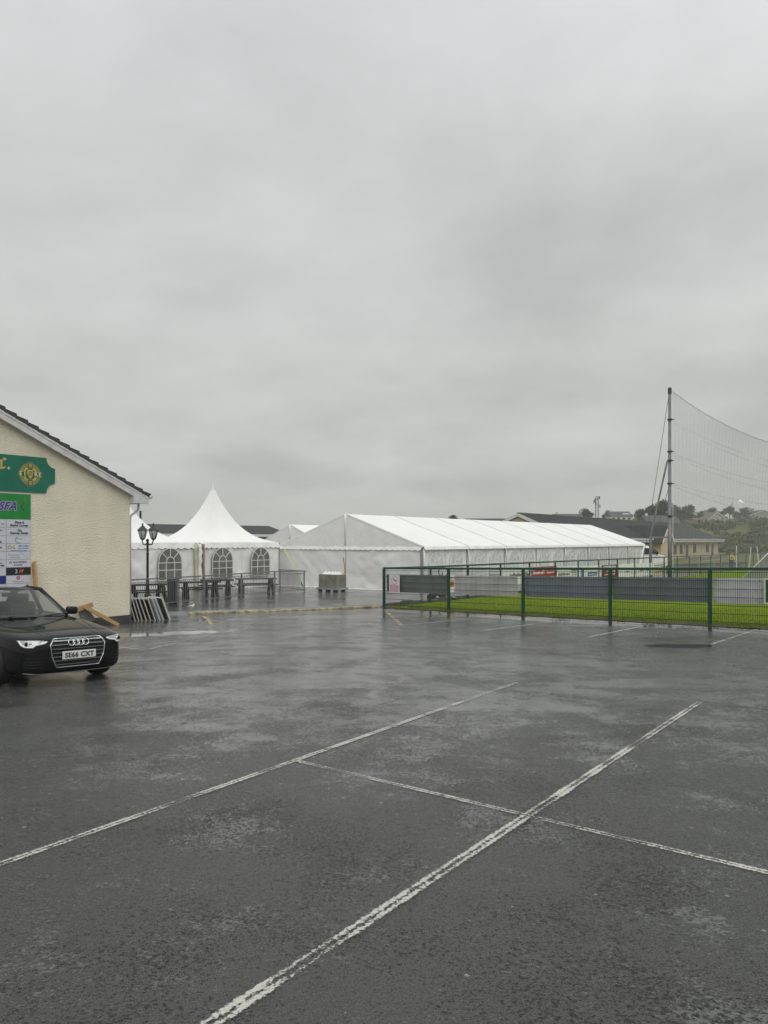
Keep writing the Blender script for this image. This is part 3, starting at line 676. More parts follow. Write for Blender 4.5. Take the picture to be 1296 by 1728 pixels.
# ------------------------------------------------------------------ the long frame marquee
def marquee(name, label, loc, W_, L_, eave, ridge, nb, front_wall=True, windows=True):
    t = thing(name, label, 'tent', loc, DA)          # local x along the length, y to the left, z up; origin right front corner
    H = W_ / 2; bay = L_ / nb; rnd = random.Random(int(L_))
    for i in range(nb):
        x0, x1 = i * bay + .012, (i + 1) * bay - .012
        for sgn in (0, 1):
            ye = -.12 if sgn == 0 else W_ + .12; ze = eave - .05
            def f(u, v, x0=x0, x1=x1, ye=ye, ze=ze):
                x = x0 + (x1 - x0) * u; y = ye + (H - ye) * v; z = ze + (ridge - ze) * v
                sag = -.05 * math.sin(math.pi * u) * (.3 + .7 * math.sin(math.pi * v)) - .035 * math.sin(math.pi * u) * (1 - v)
                return (x, y, z + sag + .008 * fbm(x * 1.3, y * 1.1, i))
            b = MB().grid(f, 12, 10); b.build('roof_panel', M_PVC, t, True)
            e0, e1 = (x0, ye, ze), (x1, ye, ze)
            if sgn == 0: valance(e0, e1, .20, 14, M_PVC, t, (0, -1, 0), i)
        for sgn in (0, 1):                             # keder rail in the gap between panels
            ye = -.12 if sgn == 0 else W_ + .12
            if i: MB().bar((i * bay, ye, eave - .045), (i * bay, H, ridge + .005), .05, .02, (0, 0, 1)).build('keder_rail', M_SEAM, t)
        w = cloth((x0, .0, -.06), (x1, .0, -.06), (x1, .0, eave - .08), (x0, .0, eave - .08), 30, 14, .05, i * 3.1 + 1, .9, .8, (0, -1, 0)).build('side_wall', M_WALLPVC, t)
        if windows:
            for k in (.27, .73): arch_window(t, (0, 0, 0), (1, 0, 0), i * bay + bay * k, .75, bay * .30, 1.55, (0, -1, 0), M_CLEAR, M_BARW, .045)
        MB().bar((i * bay + bay / 2, -.03, 0), (i * bay + bay / 2, -.03, eave - .1), .03, .02).build('wall_seam', M_BARW, t)
        MB().box((i * bay, .03, eave / 2), (.10, .12, eave)).build('frame_leg', M_ALU, t)
        # loops of fabric pulled back beside each leg
        if rnd.random() < .8:
            b = MB().tube([(i * bay + .12, -.05, eave - .15), (i * bay + .22 + rnd.uniform(-.1, .2), -.09, eave * .62), (i * bay + .10, -.06, .5)], [.07, .05, .03], 6); b.build('gathered_hem', M_WALLPVC, t, True)
        cloth((x0, W_, -.06), (x1, W_, -.06), (x1, W_, eave), (x0, W_, eave), 4, 2, .02, i, nrm=(0, 1, 0)).build('side_wall', M_WALLPVC, t)
    MB().box((L_ - .05, .03, eave / 2), (.10, .12, eave)).build('frame_leg', M_ALU, t)
    for xe, s in ((0, -1), (L_, 1)):
        if xe == 0:
            cloth((xe, W_, -.08), (xe, H + .02, -.08), (xe, H + .02, eave - .1), (xe, W_, eave - .1), 34, 22, .07, 4.3, .8, .5, (s, 0, 0)).build('gable_wall', M_WALLPVC, t)
            cloth((xe, H - .02, -.08), (xe, 0, -.08), (xe, 0, eave - .1), (xe, H - .02, eave - .1), 34, 22, .11, 9.1, .75, .75, (s, 0, 0)).build('gable_wall', M_WALLPVC, t)
            for y0, y1, sd in ((W_ + .05, H + .01, 2.2), (H - .01, -.05, 6.7)):
                def f(u, v, y0=y0, y1=y1, sd=sd):
                    y = y0 + (y1 - y0) * u; zt = eave - .05 + (ridge - eave + .05) * (1 - abs(y - H) / (H + .05)); z = eave - .12 + (zt - eave + .12) * v
                    return (xe - .035 - abs(wavy(y, z, .03, 1.4, .35, sd)), y, z)
                MB().grid(f, 36, 8).build('gable_triangle', M_WALLPVC, t, True)
            valance((xe - .02, W_, eave - .02), (xe - .02, H, eave - .02), .27, 14, M_PVC, t, (-1, 0, 0), 1.5)
            valance((xe - .02, H, eave - .02), (xe - .02, 0, eave - .02), .27, 14, M_PVC, t, (-1, 0, 0), 3.5)
            # verge hem of the roof and the centre pole showing through
            for ye in (W_ + .12, -.12): MB().bar((xe - .03, ye, eave - .06), (xe - .03, H, ridge - .01), .06, .09).build('verge_hem', M_PVC, t)
            b = MB().tube([(xe - .05, H, ridge - .03), (xe - .07, H, ridge - .35), (xe - .05, H, eave)], [.09, .06, .05], 8); b.build('ridge_cap', M_PVC, t, True)
            # ground skirt
            def sk(u, v): return (xe - .05 - .30 * v - .05 * fbm(u * 9, v), W_ * u, .05 - .05 * v + .025 * fbm(u * 14, v * 2, 3))
            MB().grid(sk, 60, 3).build('ground_skirt', M_WALLPVC, t, True)
        else:
            MB().poly([(xe, 0, -.1), (xe, W_, -.1), (xe, W_, eave), (xe, H, ridge), (xe, 0, eave)]).build('gable_wall', M_WALLPVC, t)
    return t
MQ = Vector((64 / F_PX * 45, 45, -1.27))
marquee('frame_marquee', 'long white frame marquee with arched side windows behind green fence', MQ, 11.34, 42.4, 2.71, 4.69, 8)
# leaning white stay at the far end of the marquee
p0, p1 = P(1087, 919, 79.0), P(1079, 957, 78.0)
tag(MB().tube([p0, p1], .11, 8).build('leaning_stay', M_BARW), 'white leaning stay at far end of the long marquee', 'pole')
# smaller marquee behind
q = P(490, 885, 60.0); Wb, zb_ = 7.2, -1.3
marquee('small_marquee', 'smaller white marquee with grey gable peeping between pagoda and long marquee', (q - DN * (Wb / 2)) * Vector((1, 1, 0)) + Vector((0, 0, zb_)), Wb, 15, 2.7, q.z - zb_, 3, windows=False)

# ------------------------------------------------------------------ pagoda tents
M_PLASTER = M_WALLPVC
def pagoda(label, A, eave, apex, wid=6.7, dep=5.2, nwin=2):
    """A: near left front corner on the ground; front runs along DX, tent goes back along DN"""
    t = thing('pagoda_tent', label, 'tent', A, DA, 'pagoda tents joined in a row'); cx, cy = wid / 2, dep / 2
    cor = [(0, 0), (wid, 0), (wid, dep), (0, dep)]
    for k in range(4):
        (x0, y0), (x1, y1) = cor[k], cor[(k + 1) % 4]
        def f(u, v):
            # concave sweep: horizontal position eases to the pole while the height climbs ever steeper
            r = 1 - v; e = .03 + .97 * r; z = eave + (apex - eave) * (.20 * v + .80 * v ** 2.9)
            x, y = x0 + (x1 - x0) * u, y0 + (y1 - y0) * u
            sag = -.06 * math.sin(math.pi * u) * r * (1 - r) * 2
            return (cx + (x - cx) * e, cy + (y - cy) * e, z + sag)
        MB().grid(f, 14, 22).build('roof_face', M_PVC, t, True)
        nrm = Vector((y1 - y0, -(x1 - x0), 0)).normalized()
        valance((x0, y0, eave + .02), (x1, y1, eave + .02), .36, 16, M_PVC, t, nrm, k + 1.3, .05)
        if k in (0, 1):
            cloth((x0, y0, -.05), (x1, y1, -.05), (x1, y1, eave - .05), (x0, y0, eave - .05), 60, 24, .10, 3.7 * k + wid + A[1], 1.0, .9, nrm).build('side_wall', M_WALLPVC, t)
        else: MB().quad((x0, y0, -.05), (x1, y1, -.05), (x1, y1, eave - .05), (x0, y0, eave - .05)).build('side_wall', M_WALLPVC, t)
        MB().box((x0, y0, eave / 2), (.09, .09, eave)).build('corner_leg', M_ALU, t)
    for fx in (.245, .725): arch_window(t, (0, -.02, 0), (1, 0, 0), wid * fx, .70, 1.62, 1.78, (0, -1, 0), M_DARKPANE, M_BARW, .038, .14)
    b = MB().lathe([(.10, apex - .12), (.075, apex + .06), (.03, apex + .14), (.015, apex + .40)], (cx, cy, 0), 10); b.build('finial', M_BARW, t, True)
    for x in (.33, .5, .66): MB().bar((wid * x, -.04, 0), (wid * x, -.04, eave - .1), .02, .012).build('wall_seam', M_BARW, t)
    return t
PA = Vector((-10.78, 45.0, -1.17))
pagoda('white pagoda tent with tall pointed roof beside the long marquee', PA, 2.78, P(359, 820, 49.2).z + 1.17 - .25)
pagoda('white pagoda tent half hidden behind the cream club house', PA - DX * 7.48, 2.78, P(359, 820, 49.2).z + 1.17 - .55, 7.2)
# curtains gathered at the joint between the two pagodas
JT = PA - DX * .14 - DN * .10
CUR = thing('gathered_curtain', 'bunched yellowed curtain with red edge hanging between the pagoda tents', 'curtain', JT, DA)
for dx, w, m, nm in [(-.26, .17, mat('yellowed_cloth', (.44, .43, .34), .7, noise_s=3, noise_a=.25), 'yellowed_fold'), (.0, .19, M_WALLPVC, 'white_fold'), (.22, .10, mat('brown_cloth', (.20, .15, .11), .7, noise_s=3, noise_a=.3), 'brown_fold'), (.36, .035, mat('faded_red_cloth', (.36, .19, .17), .7), 'red_edge')]:
    pts = [(dx + .05 * fbm(dx * 5, k * .7), -.06 + .03 * fbm(dx * 7, k * 1.1), 2.72 - k * .24) for k in range(12)]
    MB().tube(pts, [w * (.55 + .4 * abs(fbm(dx * 3, k * .8))) for k in range(12)], 8).build(nm, m, CUR, True)
# ratchet straps holding the marquee down
def strap(name, pts, w, col, label, buckle=None, m2=None):
    m = mat(name + '_webbing', col, .5); t = thing(name, label, 'strap', pts[0])
    b = MB()
    for a, c in zip(pts[:-1], pts[1:]): b.bar(a - pts[0], c - pts[0], w, .012, (0, -1, 0))
    b.build('webbing', m, t)
    if buckle is not None: MB().bar(buckle[0] - pts[0], buckle[1] - pts[0], w * 1.3, .09, (0, -1, 0)).build('ratchet_buckle', m2 or M_ALU, t)
    return t
s0, s1, s2 = P(478, 924, 47.5), P(500, 963, 45.6), P(512, 995, 44.9)
strap('ratchet_strap', [s0, s1, s2], .05, (.45, .58, .12), 'yellow green ratchet strap stretched from marquee corner to the ground', (P(508, 983, 45), P(510.5, 989, 44.9)), mat('black_steel', (.02, .02, .02), .4))
MB().box(s2 + Vector((-.02, 0, -.02)), (.20, .14, .10)).build('ground_anchor', mat('green_anchor', (.12, .45, .06), .5), None)
ga = bpy.data.objects['ground_anchor']; tag(ga, 'bright green anchor plate at foot of the yellow green strap', 'anchor')

# ------------------------------------------------------------------ concrete ballast block on a steel skid
BQ = P(561, 996, 45.3); BQ.z = Tz(BQ.x, BQ.y)
BAL = thing('ballast_block', 'mossy concrete ballast block with pyramid studs on steel skid before marquee', 'block', BQ, DA - math.pi / 2)
M_BLK = mat('mossy_concrete', (.13, .125, .095), .8, noise_s=2.2, col2=(.25, .24, .20), detail=7, bump=12, bump_s=.5, bump_d=.03); M_STL = mat('galvanised', (.40, .42, .43), .4, metal=.6, noise_s=4, noise_a=.2)
bevel(MB().box((0, 0, .62), (1.42, .86, .76)).build('concrete_block', M_BLK, BAL), .03)
for i in range(5):
    x = -.5 + i * .25; b = MB(); b.add([(x - .12, -.2, 1.0), (x + .12, -.2, 1.0), (x + .12, .2, 1.0), (x - .12, .2, 1.0), (x, 0, 1.19)], [(0, 1, 4), (1, 2, 4), (2, 3, 4), (3, 0, 4)]); b.build('stud', M_BARW, BAL)
bevel(MB().box((0, 0, .17), (1.62, 1.0, .13)).build('skid_tray', M_STL, BAL), .01)
for x in (-.6, -.05, .5):
    for y in (-.38, .38): MB().box((x, y, .055), (.2, .14, .11)).build('skid_foot', mat('rubber', (.015, .015, .015), .7) if 'rubber' not in bpy.data.materials else bpy.data.materials['rubber'], BAL)
strap('red_ratchet_strap', [P(579.5, 941, 47.2), P(581.5, 957, 46.3), P(583, 973, 45.6)], .06, (.22, .05, .045), 'dark red strap running from marquee gable to the ballast block', (P(582, 965, 46), P(583, 973, 45.6)), mat('red_buckle', (.36, .05, .05), .5))
# ================================================================== green fences round the pitch
M_GREEN = mat('green_powder_coat', (.006, .055, .036), .35, noise_s=3, noise_a=.2); M_GREEND = mat('dark_green_wire', (.008, .038, .027), .45)
FH = 1.72
def fence_panel(p0, p1, label, group, rail=True, post0=True, post1=False, wires=True, post_w=.085, wire=.0042, hs=.245, vs_=.062):
    """one bay: posts (shared ones belong to the bay on their right), top rail, welded mesh"""
    p0, p1 = Vector(p0), Vector(p1); z0, z1 = Gz(*p0), Gz(*p1)
    t = thing('mesh_fence' if wires else 'rail_fence', label, 'fence', (p0.x, p0.y, z0), 0, group); o = Vector((p0.x, p0.y, z0))
    A_, B_ = Vector((0, 0, 0)), Vector((p1.x - p0.x, p1.y - p0.y, z1 - z0)); d = Vector((B_.x, B_.y, 0)); L = d.length; d.normalize(); ang = math.atan2(d.y, d.x)
    if post0: bevel(MB().box((0, 0, FH / 2 - .03), (post_w, post_w, FH + .06), ang).build('post', M_GREEN, t), .01)
    if post1: bevel(MB().box((B_.x, B_.y, B_.z + FH / 2 - .03), (post_w, post_w, FH + .06), ang).build('post', M_GREEN, t), .01)
    if rail: bevel(MB().bar((0, 0, FH - .005), B_ + Vector((0, 0, FH - .005)), .09, .085).build('top_rail', M_GREEN, t), .012)
    if wires:
        b = MB(); n = int(L / vs_)
        for i in range(1, n):
            q = B_ * (i / n); b.bar(q + Vector((0, 0, .12)), q + Vector((0, 0, FH - .05)), wire * 2, wire * 2, (0, 1, 0))
        for k in range(7):
            z = .14 + k * hs; off = Vector((-d.y, d.x, 0)) * .008
            for s in (-1, 1): b.bar(off * s + Vector((0, 0, z)), B_ + off * s + Vector((0, 0, z)), wire * 2.6, wire * 3.4)
        b.build('wire_mesh', M_GREEND, t)['kind'] = 'stuff'
    return t
def near_pt(tt): return FC + Vector((9.77, -10.34)) * tt
near_t = [0, .264, .519, .767, 1.0, 1.232, 1.46, 1.69]
near_names = ['carrying the pink and white sign at the corner', 'before the pale grey board', 'in front of the long slate blue board', 'in front of the wide dark grey board', 'in front of the white board at right edge', 'just past right edge', 'farther past right edge']
for i, (a, c) in enumerate(zip(near_t[:-1], near_t[1:])):
    fence_panel(near_pt(a), near_pt(c), 'near green mesh fence ' + near_names[i], 'near green fence panels', post1=(i == 6), post_w=.10, wire=.0046)
f0, fs = Vector((2.18, 35.97)), 3.27
ord_ = ['first', 'second', 'third', 'fourth', 'fifth', 'sixth', 'seventh', 'eighth', 'ninth', 'tenth', 'eleventh', 'twelfth', 'thirteenth', 'fourteenth', 'fifteenth', 'sixteenth', 'seventeenth', 'eighteenth', 'nineteenth', 'twentieth', 'twenty first', 'twenty second', 'twenty third']
for n in range(-1, 22):
    a = f0 + FD * fs * n; c = f0 + FD * fs * (n + 1)
    fence_panel(a, c, 'far green rail fence, %s length from the corner post' % ord_[n + 1], 'far green fence panels', post0=(n >= 0), post1=(n == 21), post_w=.08, wires=False)

# boards hung on the pitch side of the near fence
M_B_DARK = mat('board_dark_grey_green', (.22, .245, .235), .45, noise_s=1.5, noise_a=.15); M_B_PALE = mat('board_pale_grey', (.72, .71, .67), .5, noise_s=1.2, noise_a=.15)
M_B_SLATE = mat('board_slate_blue', (.245, .275, .31), .4, noise_s=1.5, noise_a=.1); M_B_DGREY = mat('board_dark_slate', (.205, .225, .235), .45, noise_s=1.5, noise_a=.12); M_B_WHITE = mat('board_dull_white', (.74, .74, .74), .45, noise_s=1.5, noise_a=.1)
fnrm = Vector((10.34, 9.77, 0)).normalized()
def near_at(px, off):
    c = FC + Vector((fnrm.x, fnrm.y)) * off; u = (px - CX) / F_PX; d = Vector((9.77, -10.34)); tt = (u * c.y - c.x) / (d.x - u * d.y); return c + d * tt
def fence_board(x0, x1, m, label, zt0=.275, hgt=.75, off=.09, nm='fence_board'):
    a, c = near_at(x0, off), near_at(x1, off); za, zc = Gz(*a) + FH - zt0 - hgt / 2, Gz(*c) + FH - zt0 - hgt / 2
    o = Vector((a.x, a.y, za)); t = thing(nm, label, 'board', o, 0, 'boards hung on the near fence')
    bevel(MB().bar((0, 0, 0), Vector((c.x, c.y, zc)) - o, .02, hgt).build('panel', m, t), .004)
    for f in (.06, .94):
        for z in (-hgt * .42, hgt * .42):
            q = (Vector((c.x, c.y, zc)) - o) * f; MB().bar(q + Vector((0, 0, z)), q + Vector((0, 0, z)) - fnrm * (off + .02), .012, .012).build('fixing_tie', M_GREEND, t)
    return t
fence_board(652.5, 755, M_B_DARK, 'dark grey green board on the fence behind the pink sign')
fence_board(768, 873.5, M_B_PALE, 'pale grey board hung on the second fence panel')
fence_board(886.5, 1027, M_B_SLATE, 'slate blue board hung on the third fence panel')
fence_board(1034, 1195, M_B_DGREY, 'dark slate board hung on the fourth fence panel')
fence_board(1203.5, 1289, M_B_WHITE, 'dull white board on the fence near right edge')
fence_board(1300, 1420, M_B_SLATE, 'slate board hung on the fence just outside right edge')
# green sign with cream border in front of the mesh at the right edge
def front_sign(x0, x1, ytop, ybot, label):
    a, c = near_at(x0, -.07), near_at(x1, -.07); za = EYE + (HY - ytop) / F_PX * a.y; zb2 = EYE + (HY - ybot) / F_PX * a.y
    o = Vector((a.x, a.y, zb2)); t = thing('fence_sign', label, 'sign', o); h = za - zb2
    return t, o, Vector((c.x - a.x, c.y - a.y, 0)), h
M_CREAMP = mat('cream_print', (.62, .58, .40), .5)
t, o, dv_, h = front_sign(1289.5, 1352, 975.5, 1019, 'dark green sign with cream border on the fence at right edge')
mid_ = dv_ / 2 + Vector((0, 0, h / 2)); sdir = dv_.normalized()
MB().bar(Vector((0, 0, h / 2)), dv_ + Vector((0, 0, h / 2)), .012, h).build('border', M_CREAMP, t)
k = .045; b = MB(); b.bar(sdir * k + Vector((0, 0, h / 2)) - fnrm * .008, dv_ - sdir * k + Vector((0, 0, h / 2)) - fnrm * .008, .008, h - 2 * k); b.build('face', M_SIGN_DEEP, t)
# no-dogs sign
M_SW = mat('sign_white', (.66, .65, .64), .4, noise_s=5, noise_a=.06); M_PINK = mat('faded_pink_print', (.52, .22, .33), .5, noise_s=14, noise_a=.12); M_PINKL = mat('pale_pink_ring', (.55, .38, .45), .5); M_BLK2 = mat('print_black_dog', (.01, .01, .01), .5)
t, o, dv_, h = front_sign(657, 674.5, 969.5, 999.5, 'white and pink no dogs sign hung beside the corner post')
sdir = dv_.normalized(); wdt = dv_.length
def sp(x, z, off=0): return sdir * (x * wdt) + Vector((0, 0, z * h)) - fnrm * off
b = MB(); b.prism([sp(0, 0), sp(1, 0), sp(1, 1), sp(0, 1)], -fnrm * .006); b.build('plate', M_SW, t)
b = MB(); b.prism([sp(.1, .05, .006), sp(.9, .05, .006), sp(.9, .44, .006), sp(.1, .44, .006)], -fnrm * .003); b.build('pink_panel', M_PINK, t)
b = MB(); n = 22
for i in range(n):
    t0, t1 = 6.2832 * i / n, 6.2832 * (i + 1) / n; rz_ = .30 * wdt / h
    b.prism([sp(.5 + r * math.cos(a), .70 + r * wdt / h * math.sin(a), .006) for r, a in ((.31, t0), (.31, t1), (.25, t1), (.25, t0))], -fnrm * .003)
b.build('ring', M_PINKL, t)
b = MB()
for pts in [[(.36, .78), (.42, .80), (.48, .76), (.44, .72), (.37, .74)], [(.42, .745), (.48, .74), (.54, .70), (.50, .685)], [(.46, .665), (.60, .69), (.70, .74), (.67, .62), (.62, .64), (.56, .655), (.40, .635)], [(.62, .70), (.70, .745), (.68, .60), (.64, .60)]]:
    b.prism([sp(x, z, .006) for x, z in pts], -fnrm * .003)
b.build('dog_symbol', M_BLK2, t)
for i, z in enumerate((.39, .33, .27, .21, .15, .09)):
    b = MB(); x = .16 + .05 * (i % 2)
    while x < .82:
        w = random.uniform(.05, .14); b.prism([sp(x, z, .009), sp(min(x + w, .86), z, .009), sp(min(x + w, .86), z + .022, .009), sp(x, z + .022, .009)], -fnrm * .0015); x += w + .03
    b.build('line_of_print', M_SW, t)
for x in (.15, .85): MB().bar(sp(x, .97), sp(x, .97) + fnrm * .08, .012, .012).build('fixing_tie', M_GREEND, t)

# advertising boards on the far fence (facing the pitch)
M_AD_W = mat('ad_white', (.78, .78, .76), .4, noise_s=2, noise_a=.06); M_AD_R = mat('ad_red', (.36, .012, .02), .4); M_AD_M = mat('ad_maroon', (.14, .006, .014), .4); M_AD_B = mat('ad_blue', (.05, .12, .26), .4); M_AD_O = mat('ad_orange', (.55, .16, .01), .4); M_AD_G = mat('ad_grey', (.12, .12, .12), .5); M_AD_CR = mat('ad_cream', (.55, .52, .38), .5)
fdn = Vector((FD.y, -FD.x, 0))
def far_at(px, off=.09):
    c = FC + Vector((fdn.x, fdn.y)) * off; u = (px - CX) / F_PX; tt = (u * c.y - c.x) / (FD.x - u * FD.y); return c + FD * tt
def ad_board(x0, x1, ytop, m, label, marks=(), hgt=.95):
    a, c = far_at(x0), far_at(x1); za = EYE + (HY - ytop) / F_PX * a.y - hgt
    t = thing('advert_board', label, 'sign', (a.x, a.y, za), 0, 'advert boards on the far fence'); d = Vector((c.x - a.x, c.y - a.y, 0)); L = d.length
    MB().bar(Vector((0, 0, hgt / 2)), d + Vector((0, 0, hgt / 2)), .02, hgt).build('panel', m, t)
    q = lambda x, z, off: d * x + Vector((0, 0, z * hgt)) + fdn * off
    for kind, x0_, x1_, z0, z1, mm in marks:
        b = MB()
        if kind == 'rect': b.prism([q(x0_, z0, .011), q(x1_, z0, .011), q(x1_, z1, .011), q(x0_, z1, .011)], fdn * .004)
        else:                                                       # lettering too far off to read: a row of upright strokes of uneven height
            x = x0_
            while x < x1_:
                w = random.uniform(.05, .11) / L; hh = random.choice((.62, .7, 1.0)) * (z1 - z0)
                b.prism([q(x, z0, .017), q(min(x + w, x1_), z0, .017), q(min(x + w, x1_), z0 + hh, .017), q(x, z0 + hh, .017)], fdn * .003); x += w + .035 / L
        b.build('print' if kind == 'row' else 'print_block', mm, t)
ad_board(759, 766, 970, M_AD_W, 'white and orange notice on the far fence beside second near post', [('rect', 0, 1, .3, .62, M_AD_O), ('rect', 0, 1, .66, .70, M_AD_R), ('row', .1, .9, .78, .9, M_AD_G), ('row', .1, .9, .42, .52, M_AD_M)], .85)
ad_board(848, 894, 958.5, M_AD_W, 'white advert board with grey lettering on far fence', [('row', .25, .98, .46, .68, M_AD_G)])
ad_board(896, 939, 957.0, M_AD_W, 'red topped advert board on far fence behind slate board', [('rect', 0, 1, .36, .99, M_AD_R), ('row', .06, .5, .55, .80, M_AD_W), ('row', .6, .9, .55, .75, M_AD_W), ('row', .0, 1, .14, .24, M_AD_R)])
ad_board(940, 974.5, 956.5, M_AD_W, 'white advert board with rows of small dark print', [('row', .05, .6, .42, .62, M_AD_G), ('row', .68, .95, .66, .74, M_AD_G), ('row', .68, .95, .52, .6, M_AD_G), ('row', .68, .95, .38, .46, M_AD_G)])
ad_board(978, 1014, 956.0, M_AD_W, 'white advert board with blue crest and blue bar', [('rect', .06, .20, .25, .82, M_AD_B), ('rect', .36, .82, .30, .56, M_AD_B), ('row', .4, .78, .38, .46, M_AD_W)])
ad_board(1015.5, 1042, 954.0, M_AD_M, 'maroon advert board with white lettering on far fence', [('row', .1, .9, .80, .96, M_AD_W), ('row', .2, .85, .48, .58, M_AD_W), ('row', .15, .85, .28, .36, M_AD_W)])
ad_board(1044, 1072, 952.5, M_AD_W, 'white advert board with faint marks left of leaning stay', [('row', .35, .6, .36, .5, M_AD_G)])
ad_board(1073.5, 1100, 951, M_AD_W, 'white advert board below the white van bonnet', [('row', .2, .45, .38, .5, M_AD_G), ('row', .6, .9, .38, .5, M_AD_G)])
ad_board(1101, 1124, 950.5, M_AD_CR, 'cream advert board with brown lettering beside the net pole', [('rect', 0, 1, .70, .95, M_AD_W), ('row', .1, .95, .50, .64, M_AD_G), ('row', .1, .8, .22, .34, M_AD_O), ('row', .1, .9, .76, .88, M_AD_G)])

# ================================================================== forecourt furniture
M_RAIL = mat('galvanised_rail', (.20, .205, .205), .45, metal=.4, noise_s=5, noise_a=.2); M_BLACK = mat('black_cast_iron', (.012, .012, .013), .4)
def railing(a, c, label, h=1.2, post_first=True, post_last=False, seg=0):
    a, c = Vector(a), Vector(c); z0, z1 = Tz(*a), Tz(*c); o = Vector((a.x, a.y, z0)); B_ = Vector((c.x, c.y, z1)) - o; L = B_.length
    t = thing('steel_railing', label, 'railing', o, 0, 'grey steel railings round the forecourt')
    up = lambda z: Vector((0, 0, z))
    for f, on in ((0, post_first), (1, post_last)):
        if on: MB().box(B_ * f + up(h / 2), (.075, .075, h)).build('post', M_RAIL, t)
    MB().bar(up(h), B_ + up(h), .07, .055).build('top_rail', M_RAIL, t); MB().bar(up(.12), B_ + up(.12), .04, .03).build('bottom_rail', M_RAIL, t); MB().bar(up(h - .13), B_ + up(h - .13), .035, .025).build('upper_rail', M_RAIL, t)
    b = MB(); n = int(L / .135)
    for i in range(1, n): b.bar(B_ * (i / n) + up(.12), B_ * (i / n) + up(h - .13), .018, .018)
    b.build('balusters', M_RAIL, t)['kind'] = 'stuff'
R0, R1 = Vector((-9.09, 33.9)), Vector((-4.62, 44.6)); rd = (R1 - R0).normalized()
def rail_at(px): u = (px - CX) / F_PX; tt = (u * R0.y - R0.x) / (rd.x - u * rd.y); return R0 + rd * tt
stn = [R0 - rd * 4.2, rail_at(300), rail_at(344.5), rail_at(407.5), rail_at(463.5), R1]
for i, nm in enumerate(['partly behind the club house corner and the stacked tables', 'right beside the slatted bin', 'in front of the dark picnic table end', 'in front of the brown picnic table', 'running up to the end post by the green strap']):
    railing(stn[i], stn[i + 1], 'grey steel railing bay ' + nm, post_last=(i == 4))
railing((-4.55, 44.75), (-6.35, 47.0), 'grey steel railing bay turning back towards the pagoda corner', post_first=False, post_last=True)
# lamp post
LPp = Vector(((249 - CX) / F_PX * 36.5, 36.5, 0)); LPp.z = Tz(LPp.x, LPp.y); lt_ = EYE + (HY - 889) / F_PX * 36.5 - LPp.z
LAMP = thing('lamp_post', 'black cast iron lamp post with twin lanterns before pagoda wall', 'lamp post', LPp, -.55)
M_LGLASS = mat('lantern_glass', (.55, .56, .54), .1, spec=.6, alpha=.55)
b = MB().lathe([(.16, 0), (.16, .25), (.10, .32), (.085, .9), (.06, 1.0), (.055, lt_ * .62), (.075, lt_ * .63), (.055, lt_ * .65), (.05, lt_ * .80), (.08, lt_ * .81), (.06, lt_ * .83), (.02, lt_ * .84)], (0, 0, 0), 14); b.build('post', M_BLACK, LAMP, True)
for s, hh in ((-1, lt_ * .96), (1, lt_ * .955), (0, lt_ * .80)):
    x = s * .37 + .03; yb = 0 if s else .42
    cz = lt_ * .82
    if s: pts = [(0, 0, cz - .1), (s * .12, 0, cz - .22), (s * .30, 0, cz - .20), (s * .37, 0, cz - .05), (x, 0, cz + .02)]
    else: continue
    MB().tube(pts, .028, 8).build('arm', M_BLACK, LAMP, True)
    MB().lathe([(.05, cz), (.11, cz + .05), (.12, cz + .08)], (x, 0, 0), 8).build('lantern_base', M_BLACK, LAMP)
    r0, r1, z0, z1 = .11, .215, cz + .08, cz + .46
    g_ = MB().lathe([(r0 * .96, z0), (r1 * .96, z1)], (x, 0, 0), 6).build('lantern_glass', M_LGLASS, LAMP)
    b = MB()
    for k in range(6):
        a = k * math.pi / 3; b.bar((x + r0 * math.cos(a), r0 * math.sin(a), z0), (x + r1 * math.cos(a), r1 * math.sin(a), z1), .028, .028)
        a2 = a + math.pi / 3; b.bar((x + r1 * math.cos(a), r1 * math.sin(a), z1), (x + r1 * math.cos(a2), r1 * math.sin(a2), z1), .03, .03)
    b.build('lantern_frame', M_BLACK, LAMP)
    MB().lathe([(.265, z1), (.25, z1 + .03), (.11, z1 + .16), (.08, z1 + .20), (.04, z1 + .22), (.035, z1 + .27), (.05, z1 + .29), (.01, z1 + .36)], (x, 0, 0), 6).build('lantern_roof', M_BLACK, LAMP)
    MB().lathe([(.03, z0), (.045, z0 + .1), (.045, z0 + .22), (.02, z0 + .26)], (x, 0, 0), 8).build('bulb', M_BARW, LAMP)
# slatted litter bin
BP = Vector(((292 - CX) / F_PX * 34.4, 34.4, 0)); BP.z = Tz(BP.x, BP.y)
BIN = thing('litter_bin', 'dark green slatted litter bin beside the railing', 'bin', BP, .35); M_BIN = mat('dark_bin_slat', (.020, .030, .034), .5, noise_s=5, noise_a=.3)
b = MB().box((0, 0, .55), (.36, .36, 1.0)); b.build('liner', M_BLACK, BIN)
for s in (-1, 1):
    for i in range(5):
        MB().box((-.2 + .1 * i, s * .215, .56), (.078, .022, 1.02)).build('slat', M_BIN, BIN); MB().box((s * .215, -.2 + .1 * i, .56), (.022, .078, 1.02)).build('slat', M_BIN, BIN)
bevel(MB().box((0, 0, 1.10), (.50, .50, .05)).build('lid', M_BIN, BIN), .01); MB().box((0, 0, .03), (.4, .4, .06)).build('base', M_BLACK, BIN)
